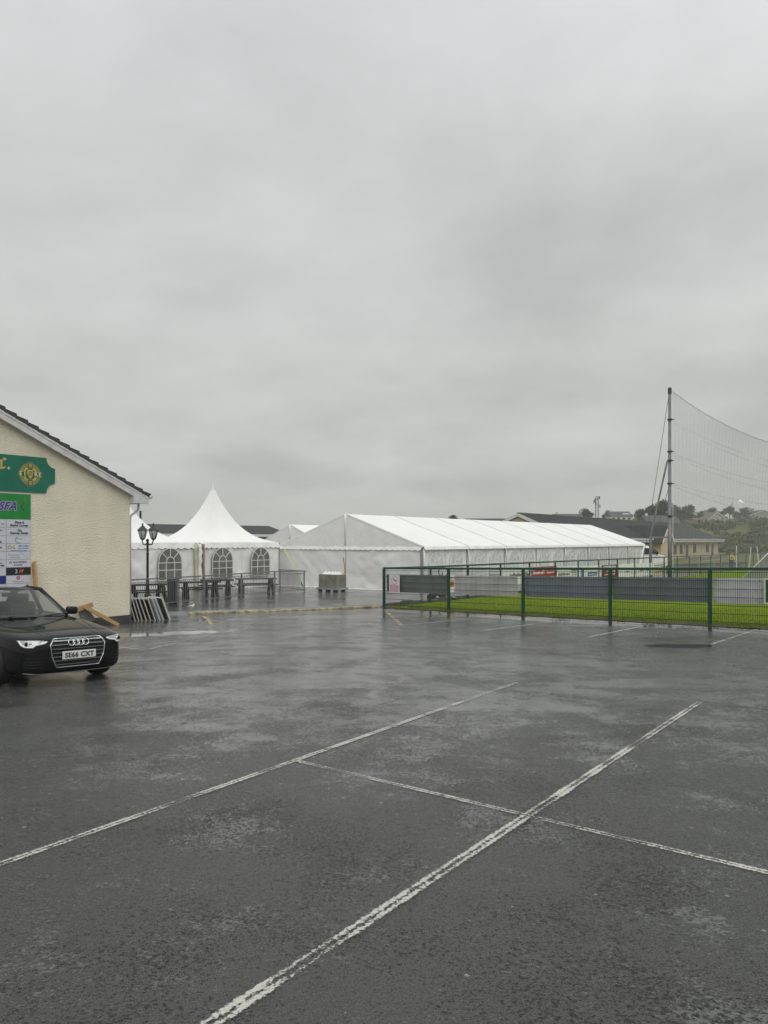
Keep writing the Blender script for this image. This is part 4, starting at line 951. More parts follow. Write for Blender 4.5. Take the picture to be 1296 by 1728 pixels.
# picnic tables
M_DKWOOD = mat('dark_wet_timber', (.010, .009, .0085), .7, spec=.2, noise_s=4, noise_a=.4, nstretch=(1, 6, 6)); M_BRWOOD = mat('brown_wet_timber', (.055, .040, .026), .7, spec=.2, noise_s=4, noise_a=.4, nstretch=(1, 6, 6))
def picnic(px, Y, rz, m, label, L=1.9):
    loc = Vector(((px - CX) / F_PX * Y, Y, 0)); loc.z = Tz(loc.x, loc.y)
    t = thing('picnic_table', label, 'picnic table', loc, rz, 'wooden picnic tables behind the railing')
    for i in range(5): bevel(MB().box((0, -.30 + .15 * i, .77), (L, .142, .055)).build('top_plank', m, t), .006)
    for s in (-1, 1):
        for k in (0, 1): bevel(MB().box((0, s * (.62 + .15 * k), .46), (L, .142, .055)).build('seat_plank', m, t), .006)
        for x in (-1, 1): MB().bar((x * (L / 2 - .28), s * .74, 0), (x * (L / 2 - .28), s * .26, .75), .09, .16, (1, 0, 0)).build('leg', m, t)
    for x in (-1, 1):
        MB().box((x * (L / 2 - .335), 0, .41), (.05, 1.6, .10)).build('seat_bearer', m, t); MB().box((x * (L / 2 - .335), 0, .72), (.05, .72, .08)).build('top_bearer', m, t)
    return t
picnic(248, 36.2, .55, M_DKWOOD, 'dark picnic table behind the railing near club house corner')
picnic(338, 38.6, .38, M_DKWOOD, 'nearly black picnic table just right of the litter bin', 2.0)
picnic(366, 40.6, .30, M_DKWOOD, 'dark picnic table under the middle arched window', 1.7)
picnic(432, 42.4, .32, M_BRWOOD, 'brown picnic table below the right arched window', 2.2)
# black post standing behind the left pagoda
q = P(237, 880, 62); tag(MB().tube([(q.x, q.y, -1.3), (q.x, q.y, P(237, 862, 62).z)], .09, 8).build('dark_post', M_BLACK), 'dark thin post sticking up behind left pagoda roof', 'post')
# gull on the forecourt and one white scrap by the grass
M_GULL = mat('white_feather', (.72, .72, .70), .6); M_GULLG = mat('grey_feather', (.30, .31, .33), .6); M_ORB = mat('orange_bill', (.6, .3, .05), .5)
gq = P(323, 1024, 29.9); gq.z = Tz(gq.x, gq.y)
GULL = thing('gull', 'small white gull standing on the tarmac before the railing', 'bird', gq, .5); GULL.scale = (.72, .72, .72)
b = MB().tube([(-.24, 0, .17), (-.16, 0, .18), (-.05, 0, .19), (.06, 0, .20), (.11, 0, .25), (.13, 0, .30), (.16, 0, .31), (.19, 0, .30)], [.012, .04, .075, .07, .045, .04, .038, .012], 10); b.build('body', M_GULL, GULL, True)
for s in (-1, 1):
    MB().tube([(-.26, s * .02, .19), (-.1, s * .06, .21), (.03, s * .065, .22)], [.01, .035, .02], 6).build('wing', M_GULLG, GULL, True); MB().bar((.0, s * .03, .0), (.0, s * .03, .14), .01, .01).build('leg', M_ORB, GULL)
MB().tube([(.185, 0, .302), (.24, 0, .29)], [.013, .004], 6).build('bill', M_ORB, GULL)
for i, (px, py) in enumerate([(682, 1027.5), (765, 1017)]):
    q = GP(px, py); b = MB()
    def f(u, v): return (q.x - .14 + .28 * u, q.y - .08 + .16 * v, Gz(q.x, q.y) + .06 + .05 * abs(fbm(u * 4 + i, v * 4)))
    tag(b.grid(f, 6, 4).build('litter_scrap', M_BARW, None, True), 'crumpled white scrap on the ground ' + ('beside the fence corner' if i == 0 else 'on grass by the second fence post'), 'litter')
# wheeled line-marking trolley lying by the far fence
TQ = Vector((2.75, 37.4, Tz(2.75, 37.4))); TR = thing('wheeled_trolley', 'dark tubular trolley with black wheels behind the far fence corner', 'trolley', TQ, .1)
M_TYRE = mat('trolley_tyre', (.012, .012, .012), .7)
for x, y in ((-.45, -.25), (-.45, .25), (.1, .0)):
    w = MB().lathe([(.05, -.05), (.16, -.05), (.18, -.03), (.18, .03), (.16, .05), (.05, .05)], (0, 0, 0), 18).build('wheel', M_TYRE, TR, True); w.rotation_euler = (math.radians(90), 0, .15); w.location = (x, y, .18)
for pts in [[(-.45, -.25, .18), (-.2, -.1, .32), (.1, 0, .30)], [(-.45, .25, .18), (-.2, .1, .32), (.1, 0, .18)], [(.1, 0, .42), (.78, 0, .06)], [(.05, 0, .24), (.80, 0, .05)], [(.1, 0, .18), (.12, 0, .46)], [(-.2, 0, .34), (-.05, 0, .9), (.12, 0, 1.40)]]:
    MB().tube(pts, .028, 6).build('frame_tube', M_TYRE, TR, True)
MB().tube([(.12 + .22 * math.cos(a), 0, 1.42 + .22 * math.sin(a)) for a in [6.2832 * i / 16 for i in range(17)]], .022, 6).build('hoop_handle', M_TYRE, TR, True)
MB().box((-.22, 0, .45), (.34, .24, .22)).build('tank', mat('trolley_green', (.02, .06, .05), .5), TR)
# ================================================================== parked car
M_PAINT = mat('black_car_paint', (.004, .004, .0045), .4, coat=.6, spec=.02); M_PAINT.node_tree.nodes['Principled BSDF'].inputs['Coat Roughness'].default_value = .04
M_CHROME = mat('chrome', (.62, .63, .64), .14, metal=1); M_SATIN = mat('satin_black_plastic', (.006, .006, .0065), .5, spec=.2); M_RUB = mat('tyre_rubber', (.012, .012, .012), .75); M_RIM = mat('alloy', (.32, .33, .34), .3, metal=.9)
M_LAMPD = mat('headlamp_interior', (.42, .43, .44), .12, metal=.5); M_DRL = mat('white_light_guide', (.78, .79, .80), .25); M_PLATE = mat('white_number_plate', (.66, .66, .63), .35); M_SEAT = mat('dark_seat', (.03, .03, .032), .7)
def glass_mat():
    m = bpy.data.materials.new('car_glass'); m.use_nodes = True; t = m.node_tree; t.nodes.clear(); L = t.links.new
    o = t.nodes.new('ShaderNodeOutputMaterial'); mx_ = t.nodes.new('ShaderNodeMixShader'); tr = t.nodes.new('ShaderNodeBsdfTransparent'); gl = t.nodes.new('ShaderNodeBsdfGlossy')
    tr.inputs[0].default_value = (.74, .80, .76, 1); gl.inputs['Roughness'].default_value = .02; lw = t.nodes.new('ShaderNodeLayerWeight'); lw.inputs[0].default_value = .5; pw = t.nodes.new('ShaderNodeMath'); pw.operation = 'POWER'; pw.inputs[1].default_value = 4.0; L(lw.outputs['Facing'], pw.inputs[0]); fr = t.nodes.new('ShaderNodeMath'); fr.operation = 'MULTIPLY_ADD'; fr.inputs[1].default_value = .85; fr.inputs[2].default_value = .07; L(pw.outputs[0], fr.inputs[0])
    L(fr.outputs[0], mx_.inputs[0]); L(tr.outputs[0], mx_.inputs[1]); L(gl.outputs[0], mx_.inputs[2]); L(mx_.outputs[0], o.inputs[0]); return m
M_GLASS = glass_mat()
CAR = thing('parked_car', 'glossy black saloon car with chrome slatted grille parked by club house', 'car')
cy0, cx0 = 11.55, -4.60
CAR.matrix_world = Matrix.Translation((cx0, cy0, Gz(cx0, cy0))) @ Matrix.Rotation(math.atan(-SL), 4, 'X') @ Matrix.Rotation(math.radians(50), 4, 'Z')
ST = [(.000, .33, .60, .40, .05), (.012, .27, .655, .53, .07), (.045, .215, .70, .655, .085), (.10, .18, .733, .735, .095), (.20, .165, .765, .805, .105), (.40, .16, .80, .865, .115), (.62, .16, .828, .892, .115), (.86, .16, .858, .905, .11), (1.25, .17, .90, .915, .10), (1.68, .17, .935, .92, .085),
      (2.05, .17, .950, .92, .07), (2.6, .17, .968, .92, .07), (3.3, .17, .985, .92, .075), (3.68, .17, .998, .915, .08), (4.05, .18, 1.01, .905, .08), (4.38, .20, 1.01, .88, .085), (4.58, .25, .985, .83, .09), (4.68, .32, .93, .74, .10), (4.72, .42, .85, .58, .1)]
def half(st):
    y, zb, zt, w, dr = st; zs = zt - dr; hgt = zs - zb
    return [(0, zb), (.55 * w, zb), (.84 * w, zb + .012), (.955 * w, zb + .055), (.992 * w, zb + .28 * hgt), (1.0 * w, zb + .55 * hgt), (.995 * w, zb + .80 * hgt), (.975 * w, zs), (.935 * w, zs + .48 * dr), (.84 * w, zs + .76 * dr), (.60 * w, zs + .92 * dr), (.3 * w, zs + .985 * dr), (0, zt)]
b = MB(); n = None
for st in ST:
    h_ = half(st); ring = [(x, st[0], z) for x, z in h_] + [(-x, st[0], z) for x, z in h_[-2:0:-1]]; n = len(ring); b.v += ring
for i in range(len(ST) - 1):
    for k in range(n): b.f.append((i * n + k, i * n + (k + 1) % n, (i + 1) * n + (k + 1) % n, (i + 1) * n + k))
b.f.append(tuple(range(n))); e = (len(ST) - 1) * n; b.f.append(tuple(e + k for k in range(n))[::-1])
me = b.mesh('body'); tmp = link('body_tmp', me); md = tmp.modifiers.new('s', 'SUBSURF'); md.levels = md.render_levels = 2
bpy.context.view_layer.update()
dg = bpy.context.evaluated_depsgraph_get(); full = bpy.data.meshes.new_from_object(tmp.evaluated_get(dg))
BV = BVHTree.FromPolygons([v.co for v in full.vertices], [tuple(p.vertices) for p in full.polygons])
# wheel arches cut through the shell
cut = MB()
for wy in (.86, 3.68):
    pts = [(0, wy + .365 * math.cos(a), .33 + .365 * math.sin(a)) for a in [6.2832 * i / 28 for i in range(28)]]
    for s in (-1, 1): cut.prism([(s * .62, p[1], p[2]) for p in pts], (s * .5, 0, 0))
bmc = bmesh.new(); bmc.from_mesh(cut.mesh('cut')); bmesh.ops.recalc_face_normals(bmc, faces=bmc.faces); cm = bpy.data.meshes.new('cut'); bmc.to_mesh(cm); cutter = link('cutter', cm)
bmf = bmesh.new(); bmf.from_mesh(full); bmesh.ops.recalc_face_normals(bmf, faces=bmf.faces); bmf.to_mesh(full)
base = link('base_tmp', full); bo = base.modifiers.new('b', 'BOOLEAN'); bo.operation = 'DIFFERENCE'; bo.object = cutter; bo.solver = 'EXACT'
bpy.context.view_layer.update(); dg = bpy.context.evaluated_depsgraph_get(); bm2 = bpy.data.meshes.new_from_object(base.evaluated_get(dg))
for o in (tmp, cutter, base): bpy.data.objects.remove(o)
bm2.shade_smooth(); body = link('body', bm2, M_PAINT, CAR)
try: bm2.set_sharp_from_angle(angle=math.radians(40))
except Exception: pass
def fr(x, z, off=.004):
    """point on the nose of the car, seen from straight ahead"""
    r = BV.ray_cast(Vector((x, -2, z)), Vector((0, 1, 0))); return Vector((x, (r[0].y if r[0] else .3) - off, z))
def conform(poly, off, n=14):
    """polygon (x,z) filled with a fine grid of quads lying on the nose"""
    xs = [p[0] for p in poly]; zs = [p[1] for p in poly]; bm = bmesh.new()
    f = bm.faces.new([bm.verts.new((x, 0, z)) for x, z in poly]); bmesh.ops.triangulate(bm, faces=[f])
    for k in range(1, n): 
        for ax, a0, a1 in (((1, 0, 0), min(xs), max(xs)), ((0, 0, 1), min(zs), max(zs))):
            co = [0, 0, 0]; i = 0 if ax[0] else 2; co[i] = a0 + (a1 - a0) * k / n
            bmesh.ops.bisect_plane(bm, geom=bm.verts[:] + bm.edges[:] + bm.faces[:], plane_co=co, plane_no=ax)
    for v in bm.verts: v.co = fr(v.co.x, v.co.z, off)
    me = bpy.data.meshes.new('patch'); bm.to_mesh(me); bm.free(); me.shade_smooth(); return me
def ribbon(pts, w, off, closed=True, thick=.012, n=10):
    b = MB(); P_ = []
    m = len(pts)
    for i in range(m if closed else m - 1):
        a, c = pts[i], pts[(i + 1) % m]
        for k in range(n): P_.append((a[0] + (c[0] - a[0]) * k / n, a[1] + (c[1] - a[1]) * k / n))
    if closed: P_.append(P_[0])
    else: P_.append(pts[-1])
    b.tube([fr(x, z, off) for x, z in P_], w / 2, 6); b.smooth = True; return b
GRILL = [(-.365, .700), (.365, .700), (.430, .615), (.408, .44), (.335, .280), (-.335, .280), (-.408, .44), (-.430, .615)]
grille = link('grille', conform(GRILL, .003), M_SATIN, CAR)
ribbon(GRILL, .018, .012).build('grille_surround', M_CHROME, grille)
def gx(z):
    for (xa, za), (xb, zb2) in zip(GRILL[1:4], GRILL[2:5]):
        if za >= z >= zb2: return xa + (xb - xa) * (za - z) / (za - zb2)
    return .4
for i in range(7):
    z = .668 - i * .058; x = gx(z) - .012; b = MB()
    for s in range(16):
        x0, x1 = -x + 2 * x * s / 16, -x + 2 * x * (s + 1) / 16
        p = [fr(x0, z - .007, .016), fr(x1, z - .007, .016), fr(x1, z + .007, .020), fr(x0, z + .007, .020)]; b.quad(*p); b.quad(p[3], p[2], fr(x1, z + .016, .004), fr(x0, z + .016, .004)); b.quad(fr(x0, z - .012, .004), fr(x1, z - .012, .004), p[1], p[0])
    b.build('grille_slat', M_CHROME, grille, True)
# four interlocking rings, and the number plate
for i in range(4):
    cxr = -.111 + i * .074; pts = [fr(cxr + .049 * math.cos(a), .638 + .049 * math.sin(a), .024) for a in [6.2832 * k / 24 for k in range(25)]]
    MB().tube(pts, .0075, 6).build('badge_ring', M_CHROME, grille, True)
py_ = fr(0, .455).y - .035
pl = bevel(MB().box((0, py_, .455), (.525, .014, .115)).build('number_plate', M_PLATE, CAR), .004)
me = text_mesh('SE66 CXT', .112, 0, .001, 'CENTER', .0045, 1.05); tx = link('plate_lettering', me, M_INK, pl); tx.rotation_euler = (math.radians(90), 0, 0); tx.location = (0, py_ - .0085, .455)
wx = max(v.co.x for v in me.vertices) - min(v.co.x for v in me.vertices); tx.scale.x = .46 / wx
zs_ = [v.co.y for v in me.vertices]; tx.scale.y = .079 / (max(zs_) - min(zs_)); tx.location.z = .455 - (max(zs_) + min(zs_)) / 2 * tx.scale.y
for s in (-1, 1):
    HL = [(.445, .672), (.50, .630), (.62, .610), (.65, .580), (.75, .584), (.785, .615), (.800, .698), (.66, .700), (.53, .694)]
    hl = link('headlight', conform([(s * x, z) for x, z in HL], .004), M_LAMPD, CAR)
    ribbon([(s * x, z) for x, z in HL], .010, .008).build('lamp_rim', M_SATIN, hl)
    ribbon([(s * x, z) for x, z in [(.47, .666), (.52, .645), (.632, .626), (.662, .596), (.745, .600), (.772, .628), (.785, .685)]], .026, .010, False).build('light_guide', M_DRL, hl)
    c = fr(s * .725, .642, .010); pr = MB().lathe([(.030, -.012), (.034, 0), (.026, .010)], (0, 0, 0), 16).build('projector_lens', M_SATIN, hl, True); pr.rotation_euler = (math.radians(90), 0, s * -.5); pr.location = c
    c = fr(s * .685, .650, .010); pr = MB().lathe([(.018, -.012), (.022, 0), (.016, .010)], (0, 0, 0), 12).build('projector_lens', M_CHROME, hl, True); pr.rotation_euler = (math.radians(90), 0, s * -.4); pr.location = c
    IN = [(.47, .405), (.74, .415), (.765, .33), (.72, .245), (.48, .245)]
    it = link('air_intake', conform([(s * x, z) for x, z in IN], .003, 8), M_SATIN, CAR)
    for z in (.29, .335, .38): ribbon([(s * .49, z), (s * .74, z + .005)], .012, .006, False).build('intake_slat', M_PAINT, it)
    ribbon([(s * .44, .425), (s * .74, .435)], .012, .006, False).build('intake_trim', M_SATIN, it)
ribbon([(-.74, .215), (-.55, .192), (0, .188), (.55, .192), (.74, .215)], .014, .010, False, n=14).build('front_lip', M_CHROME if False else M_RIM, CAR)
# bonnet shut lines and creases
def topz(x, y):
    r = BV.ray_cast(Vector((x, y, 3)), Vector((0, 0, -1))); return Vector((x, y, (r[0].z if r[0] else .8)))
for s in (-1, 1):
    MB().tube([topz(s * (.46 + .28 * smooth(.0, 1.0, k / 12)), .17 + k * .112) + Vector((0, 0, -.001)) for k in range(12)], .005, 5).build('bonnet_gap', M_SATIN, CAR)
    MB().tube([topz(s * (.34 + .20 * k / 12), .16 + k * .09) + Vector((0, 0, -.004)) for k in range(12)], .008, 6).build('bonnet_crease', M_PAINT, CAR, True)
MB().tube([fr(x, .728, .0) for x in [-.5 + i * .1 for i in range(11)][1:-1]], .004, 5).build('bonnet_gap', M_SATIN, CAR)
# cabin
def lin(a, c, t): return a + (c - a) * t
def ws_b(s): return Vector((.755 * s, 1.50 + .27 * s * s, .945 - .006 * s * s))
def ws_t(s): return Vector((.565 * s, 2.26 + .09 * s * s, 1.388 - .030 * s * s))
def wscreen(u, v): s = 2 * u - 1; p = ws_b(s).lerp(ws_t(s), v); p.z += .022 * math.sin(math.pi * v); return p
MB().grid(wscreen, 16, 8).build('windscreen', M_GLASS, CAR, True)
def rt(s): return Vector((.56 * s, 3.42 + .03 * s * s, 1.345 - .04 * s * s))
def roof(u, v): s = 2 * u - 1; p = ws_t(s).lerp(rt(s), v); p.z += .052 * math.sin(math.pi * min(1, v * .92 + .04)); p.x *= 1 + .045 * math.sin(math.pi * v); return p
b = MB().grid(roof, 16, 14); b.build('roof', M_PAINT, CAR, True)
def rb(s): return Vector((.70 * s, 4.12 - .06 * s * s, 1.005))
MB().grid(lambda u, v: rb(2 * u - 1).lerp(rt(2 * u - 1), v), 14, 6).build('rear_window', M_GLASS, CAR, True)
for s in (-1, 1):
    def belt(v): return Vector((s * (.775 + .035 * math.sin(math.pi * v)), 1.77 + 2.31 * v, .935 + .065 * v))
    def rail(v):
        if v < .22: return ws_b(s).lerp(ws_t(s), v / .22)
        if v < .76: p = roof(1 if s > 0 else 0, (v - .22) / .54); return p
        return rt(s).lerp(rb(s), (v - .76) / .24)
    MB().grid(lambda u, v: belt(u).lerp(rail(u), v) + Vector((s * .02 * math.sin(math.pi * v), 0, 0)), 30, 6).build('side_window', M_GLASS, CAR, True)
    MB().tube([rail(k / 40) for k in range(41)], [.036] * 41, 8).build('roof_pillar', M_PAINT, CAR, True)
    MB().tube([belt(k / 20) + Vector((s * .012, 0, -.004)) for k in range(21)], .016, 6).build('window_trim', M_CHROME, CAR, True)
    for v, w in ((.46, .10), (.74, .09)):
        p, q = belt(v), rail(v - .02); MB().bar(p + Vector((s * .004, 0, 0)), q + Vector((s * .004, 0, 0)), w, .03, (s, 0, .3)).build('door_pillar', M_SATIN, CAR)
    b = MB().poly([belt(.80), belt(.90), belt(1), rail(.97), rail(.88), rail(.77)]); b.v = [(x + s * .006, y, z) for x, y, z in b.v]; b.build('rear_quarter', M_PAINT, CAR)
    # mirror
    mo = MB().box((s * .945, 1.99, 1.0), (.20, .11, .135), s * -.12, 0, s * .06).build('door_mirror', M_PAINT, CAR); bevel(mo, .045, 4); mo.data.shade_smooth()
    MB().bar((s * .79, 1.98, .94), (s * .90, 1.99, .96), .07, .03).build('mirror_arm', M_SATIN, mo)
    # door gaps and handles
    for yy in (1.48, 2.52, 3.44):
        pts = []
        for k in range(10):
            z = .27 + k * .068; r = BV.ray_cast(Vector((s * 3, yy, z)), Vector((-s, 0, 0)))
            if r[0]: pts.append(r[0])
        if len(pts) > 2: MB().tube(pts, .004, 5).build('door_gap', M_SATIN, CAR)
    for yy in (2.25, 3.22):
        r = BV.ray_cast(Vector((s * 3, yy, .80)), Vector((-s, 0, 0)))[0]; bevel(MB().box((r.x + s * .012, yy, .80), (.03, .2, .035)).build('door_handle', M_PAINT, CAR), .01)
    for wy in (.86, 3.68):
        wh = MB().lathe([(.215, -.10), (.29, -.11), (.318, -.095), (.325, -.05), (.325, .05), (.318, .095), (.29, .11), (.215, .10)], (0, 0, 0), 40).build('wheel', M_RUB, CAR, True)
        wh.location = (s * .80, wy, .325); wh.rotation_euler = (0, math.radians(90) * s, 0)
        b = MB().lathe([(.215, .06), (.225, .10), (.205, .105), (.195, .05)], (0, 0, 0), 40)
        for k in range(5):
            a = k * 1.2566
            for da in (-.16, .16): b.bar((.05 * math.cos(a), .05 * math.sin(a), .085), (.21 * math.cos(a + da), .21 * math.sin(a + da), .09), .026, .03)
        b.lathe([(.055, .06), (.055, .10), (.03, .11)], (0, 0, 0), 16); b.build('rim', M_RIM, wh)
        MB().lathe([(.21, -.02), (.21, .02)], (0, 0, 0), 24).build('brake_disc', M_SATIN, wh)
# interior
MB().box((0, 1.95, .92), (1.30, .40, .06)).build('dashboard', M_SEAT, CAR)
for x in (-.36, .36):
    bevel(MB().box((x, 2.62, .98), (.46, .13, .36), 0, -.15).build('seat_back', M_SEAT, CAR), .05); bevel(MB().box((x, 2.66, 1.225), (.26, .09, .14)).build('headrest', M_SEAT, CAR), .03)
bevel(MB().box((0, 3.45, 1.02), (1.2, .14, .22)).build('rear_bench', M_SEAT, CAR), .04)
MB().tube([(-.36 + .17 * math.cos(a), 2.22 + .06 * math.sin(a), .98 + .16 * math.sin(a)) for a in [6.2832 * k / 20 for k in range(21)]], .014, 6).build('steering_wheel', M_SATIN, CAR, True)
bevel(MB().box((0, 2.32, 1.29), (.24, .04, .065)).build('rear_view_mirror', M_SATIN, CAR), .01)
for x in (-.35, .25): MB().tube([(x, 1.54, .952), (x + .28, 1.61, .968), (x + .46, 1.71, .972)], .009, 6).build('wiper', M_SATIN, CAR)
MB().box((0, 4.715, .78), (.52, .012, .11)).build('rear_plate', mat('yellow_plate', (.6, .45, .05), .4), CAR)
for s in (-1, 1): MB().box((s * .66, 4.60, .80), (.36, .16, .13), s * -.35).build('tail_light', mat('red_lens_%d' % (s + 1), (.25, .01, .01), .2), CAR)
# ================================================================== low building behind the pagodas
M_DROOF = mat('slate_roof', (.026, .028, .030), .55, noise_s=2.5, col2=(.045, .047, .050), bump=9, bump_s=.4, bump_d=.03, nstretch=(.4, 1, 3), spec=.12)
M_FASCIA = mat('white_fascia', (.60, .60, .58), .45); M_RENDER_Y = mat('yellow_render', (.54, .455, .29), .8, noise_s=.8, noise_a=.08); M_GREYR = mat('grey_render', (.30, .30, .29), .8, noise_s=.8, noise_a=.1)
M_MAROON = mat('maroon_door', (.09, .018, .022), .5); M_WGLASS = mat('dark_window_glass', (.035, .042, .045), .1, spec=.7); M_SILL = mat('dark_sill', (.09, .085, .08), .6); M_STONE = mat('retaining_concrete', (.16, .16, .15), .8, noise_s=1.5, noise_a=.3)
q0, q1 = P(200, 884, 70), P(487, 884, 84)
LB = thing('low_building', 'low building with dark roof and white fascia behind the pagodas', 'building', (q0.x, q0.y, -1.3), math.atan2(q1.y - q0.y, q1.x - q0.x)); Lb = (q1 - q0).length; hr = 1.75 + 28 / F_PX * 76 + 1.3; he = hr - 1.05
MB().box((Lb / 2, 4, he / 2), (Lb, 8, he)).build('wall', M_GREYR, LB)
MB().prism([(-.3, -.5, he), (-.3, 8.5, he), (-.3, 4, hr)], (Lb + .6, 0, 0)).build('roof', M_DROOF, LB)
MB().box((Lb / 2, -.54, he - .08), (Lb + .7, .06, .26)).build('fascia', M_FASCIA, LB)
for i in range(6):
    w = MB().box((2 + i * 3.2, -.02, 1.6), (1.2, .06, 1.0)).build('window', M_WGLASS, LB); MB().box((2 + i * 3.2, -.04, 1.06), (1.4, .14, .08)).build('sill', M_SILL, w)

# ================================================================== pavilion behind the marquee
PV0 = Vector((12.9 + 2.9, 68 - 3.0 + .8, 0)); PVb = -.84
wp = Vector((37.9, 96, 0)); PVL = wp - DX * 38.0; PVlen = 54.6
PAV = thing('pavilion', 'cream pavilion with long dark tiled roof and maroon doors behind marquee', 'building', (PVL.x * 1.5, PVL.y * 1.5, EYE + (PVb - .5 - EYE) * 1.5), DA); PAV.scale = (1.5, 1.5, 1.5)
zb3 = .5; ev = zb3 + 2.72; rg = P(870, 868, 68).z - (PVb - .5); PW = 9.4
MB().box((PVlen / 2, PW / 2, ev / 2), (PVlen, PW, ev)).build('wall', M_RENDER_Y, PAV)
for s in (0, 1):
    y0 = -.7 if s == 0 else PW + .7; ym = PW / 2; ze = ev - .12
    nC = 16
    for i in range(nC):                                             # courses of tiles, each proud of the one above
        v0, v1 = i / nC, (i + 1) / nC; a0, a1 = lin(y0, ym, v0), lin(y0, ym, v1 + .01); z0, z1 = lin(ze, rg, v0), lin(ze, rg, v1 + .01)
        MB().prism([(-.45, a0, z0 + .02), (-.45, a1, z1 - .02), (-.45, a1, z1 + .05), (-.45, a0, z0 + .105)], (PVlen + .9, 0, 0)).build('tile_course', M_DROOF, PAV)
MB().prism([(-.2, -.6, ev - .15), (-.2, PW + .6, ev - .15), (-.2, PW / 2, rg - .06)], (PVlen + .4, 0, 0)).build('roof_core', M_RENDER_Y, PAV)
MB().tube([(-.45, PW / 2, rg + .05), (PVlen + .45, PW / 2, rg + .05)], .11, 8).build('ridge_tiles', mat('mossy_ridge', (.06, .055, .03), .8, noise_s=2, noise_a=.4), PAV, True)
MB().box((PVlen / 2, -.74, ev - .16), (PVlen + .8, .05, .34)).build('fascia', M_FASCIA, PAV)
MB().box((PVlen / 2, -.38, ev - .30), (PVlen + .6, .70, .04)).build('soffit', M_FASCIA, PAV)
MB().tube([(-.4, -.82, ev - .02), (PVlen + .4, -.82, ev - .02)], .07, 8).build('gutter', M_FASCIA, PAV, True)
for xe in (-.47, PVlen + .47):
    for s in (-1, 1): MB().bar((xe, PW / 2 + s * (PW / 2 + .72), ev - .2), (xe, PW / 2, rg - .05), .05, .26).build('barge_board', M_FASCIA, PAV)
def pav_x(px): u = (px - CX) / F_PX; return (u * PVL.y - PVL.x) / (DX.x - u * DX.y)
for px, w in [(1112.5, 1.05), (1138.5, .95), (1149, .95), (1171.5, 1.15), (1193, 1.2)]:
    x = pav_x(px); wn_ = MB().box((x, -.01, zb3 + 1.62), (w, .10, .98)).build('window', M_WGLASS, PAV); MB().box((x, -.05, zb3 + 1.09), (w + .3, .2, .10)).build('sill', M_SILL, wn_)
    MB().box((x, -.045, zb3 + 1.62), (.07, .05, .98)).build('mullion', M_SILL, wn_)
    b = MB()
    for c, d in [((x, -.04, zb3 + 2.11), (w + .06, .08, .06)), ((x - w / 2, -.04, zb3 + 1.62), (.06, .08, .98)), ((x + w / 2, -.04, zb3 + 1.62), (.06, .08, .98))]: b.box(c, d)
    b.build('frame', M_SILL, wn_)
for px in (1127, 1159, 1202):
    x = pav_x(px); dd = MB().box((x, -.01, zb3 + 1.03), (1.0, .10, 2.06)).build('door', M_MAROON, PAV); MB().box((x + .36, -.08, zb3 + 1.0), (.06, .06, .14)).build('handle', M_FASCIA, dd)
for px in (1155, 1183): MB().tube([(pav_x(px), -.09, ev - .3), (pav_x(px), -.09, .2)], .05, 6).build('downpipe', M_FASCIA, PAV, True)
# porch gable breaking through the eaves
pxm = pav_x(1098); rp = P(1098, 889, 86).z - (PVb - .5)
MB().prism([(pxm - 2.0, -1.6, ev - .35), (pxm + 2.0, -1.6, ev - .35), (pxm, -1.6, rp - .12)], (0, 4.0, 0)).build('porch_gable', M_RENDER_Y, PAV)
MB().box((pxm, -.8, ev / 2), (3.2, 1.5, ev)).build('porch_wall', M_RENDER_Y, PAV)
for s in (-1, 1):
    MB().prism([(pxm + s * 2.3, -1.9, ev - .5), (pxm, -1.9, rp - .02), (pxm, -1.9, rp + .10), (pxm + s * 2.3, -1.9, ev - .38)], (0, 6.2, 0)).build('porch_roof', M_DROOF, PAV)
    MB().bar((pxm + s * 2.32, -1.93, ev - .46), (pxm, -1.93, rp + .02), .05, .24).build('porch_barge_board', M_FASCIA, PAV)
# retaining wall and ramp rail in front of the pavilion
rw0, rw1 = P(1128, 948, 84), P(1262, 948, 93)
RW = thing('retaining_wall', 'long grey concrete retaining wall below the pavilion', 'wall', (rw0.x, rw0.y, -1.35), math.atan2(rw1.y - rw0.y, rw1.x - rw0.x)); RL = (rw1 - rw0).length
MB().box((RL / 2, .4, (PVb + 1.25) / 2), (RL, .8, PVb + 1.25)).build('wall_face', M_STONE, RW); MB().box((RL / 2, .38, PVb + 1.29), (RL + .1, .95, .10)).build('coping', M_FASCIA if False else M_CONC, RW)
RR = thing('ramp_railing', 'pale tubular ramp railing in front of the pavilion doors', 'railing', (0, 0, 0)); M_PALER = mat('pale_rail', (.30, .31, .31), .5)
ra, rc = P(1180, 941, 86), P(1240, 934.5, 92); RR.location = ra
for k in (0, -.45): MB().tube([Vector((0, 0, k)), rc - ra + Vector((0, 0, k))], .04, 6).build('rail', M_PALER, RR)
for i in range(6): p = (rc - ra) * (i / 5); MB().tube([p, p - Vector((0, 0, 1.2))], .035, 6).build('post', M_PALER, RR)

# ================================================================== white van behind the fence
VQ = Vector((31.0, 84.0, Gz(31, 84))); VAN = thing('white_van', 'white panel van standing beyond the end of the long marquee', 'van', VQ, math.radians(0)); M_VAN = mat('white_van_paint', (.68, .69, .68), .3, coat=.5)
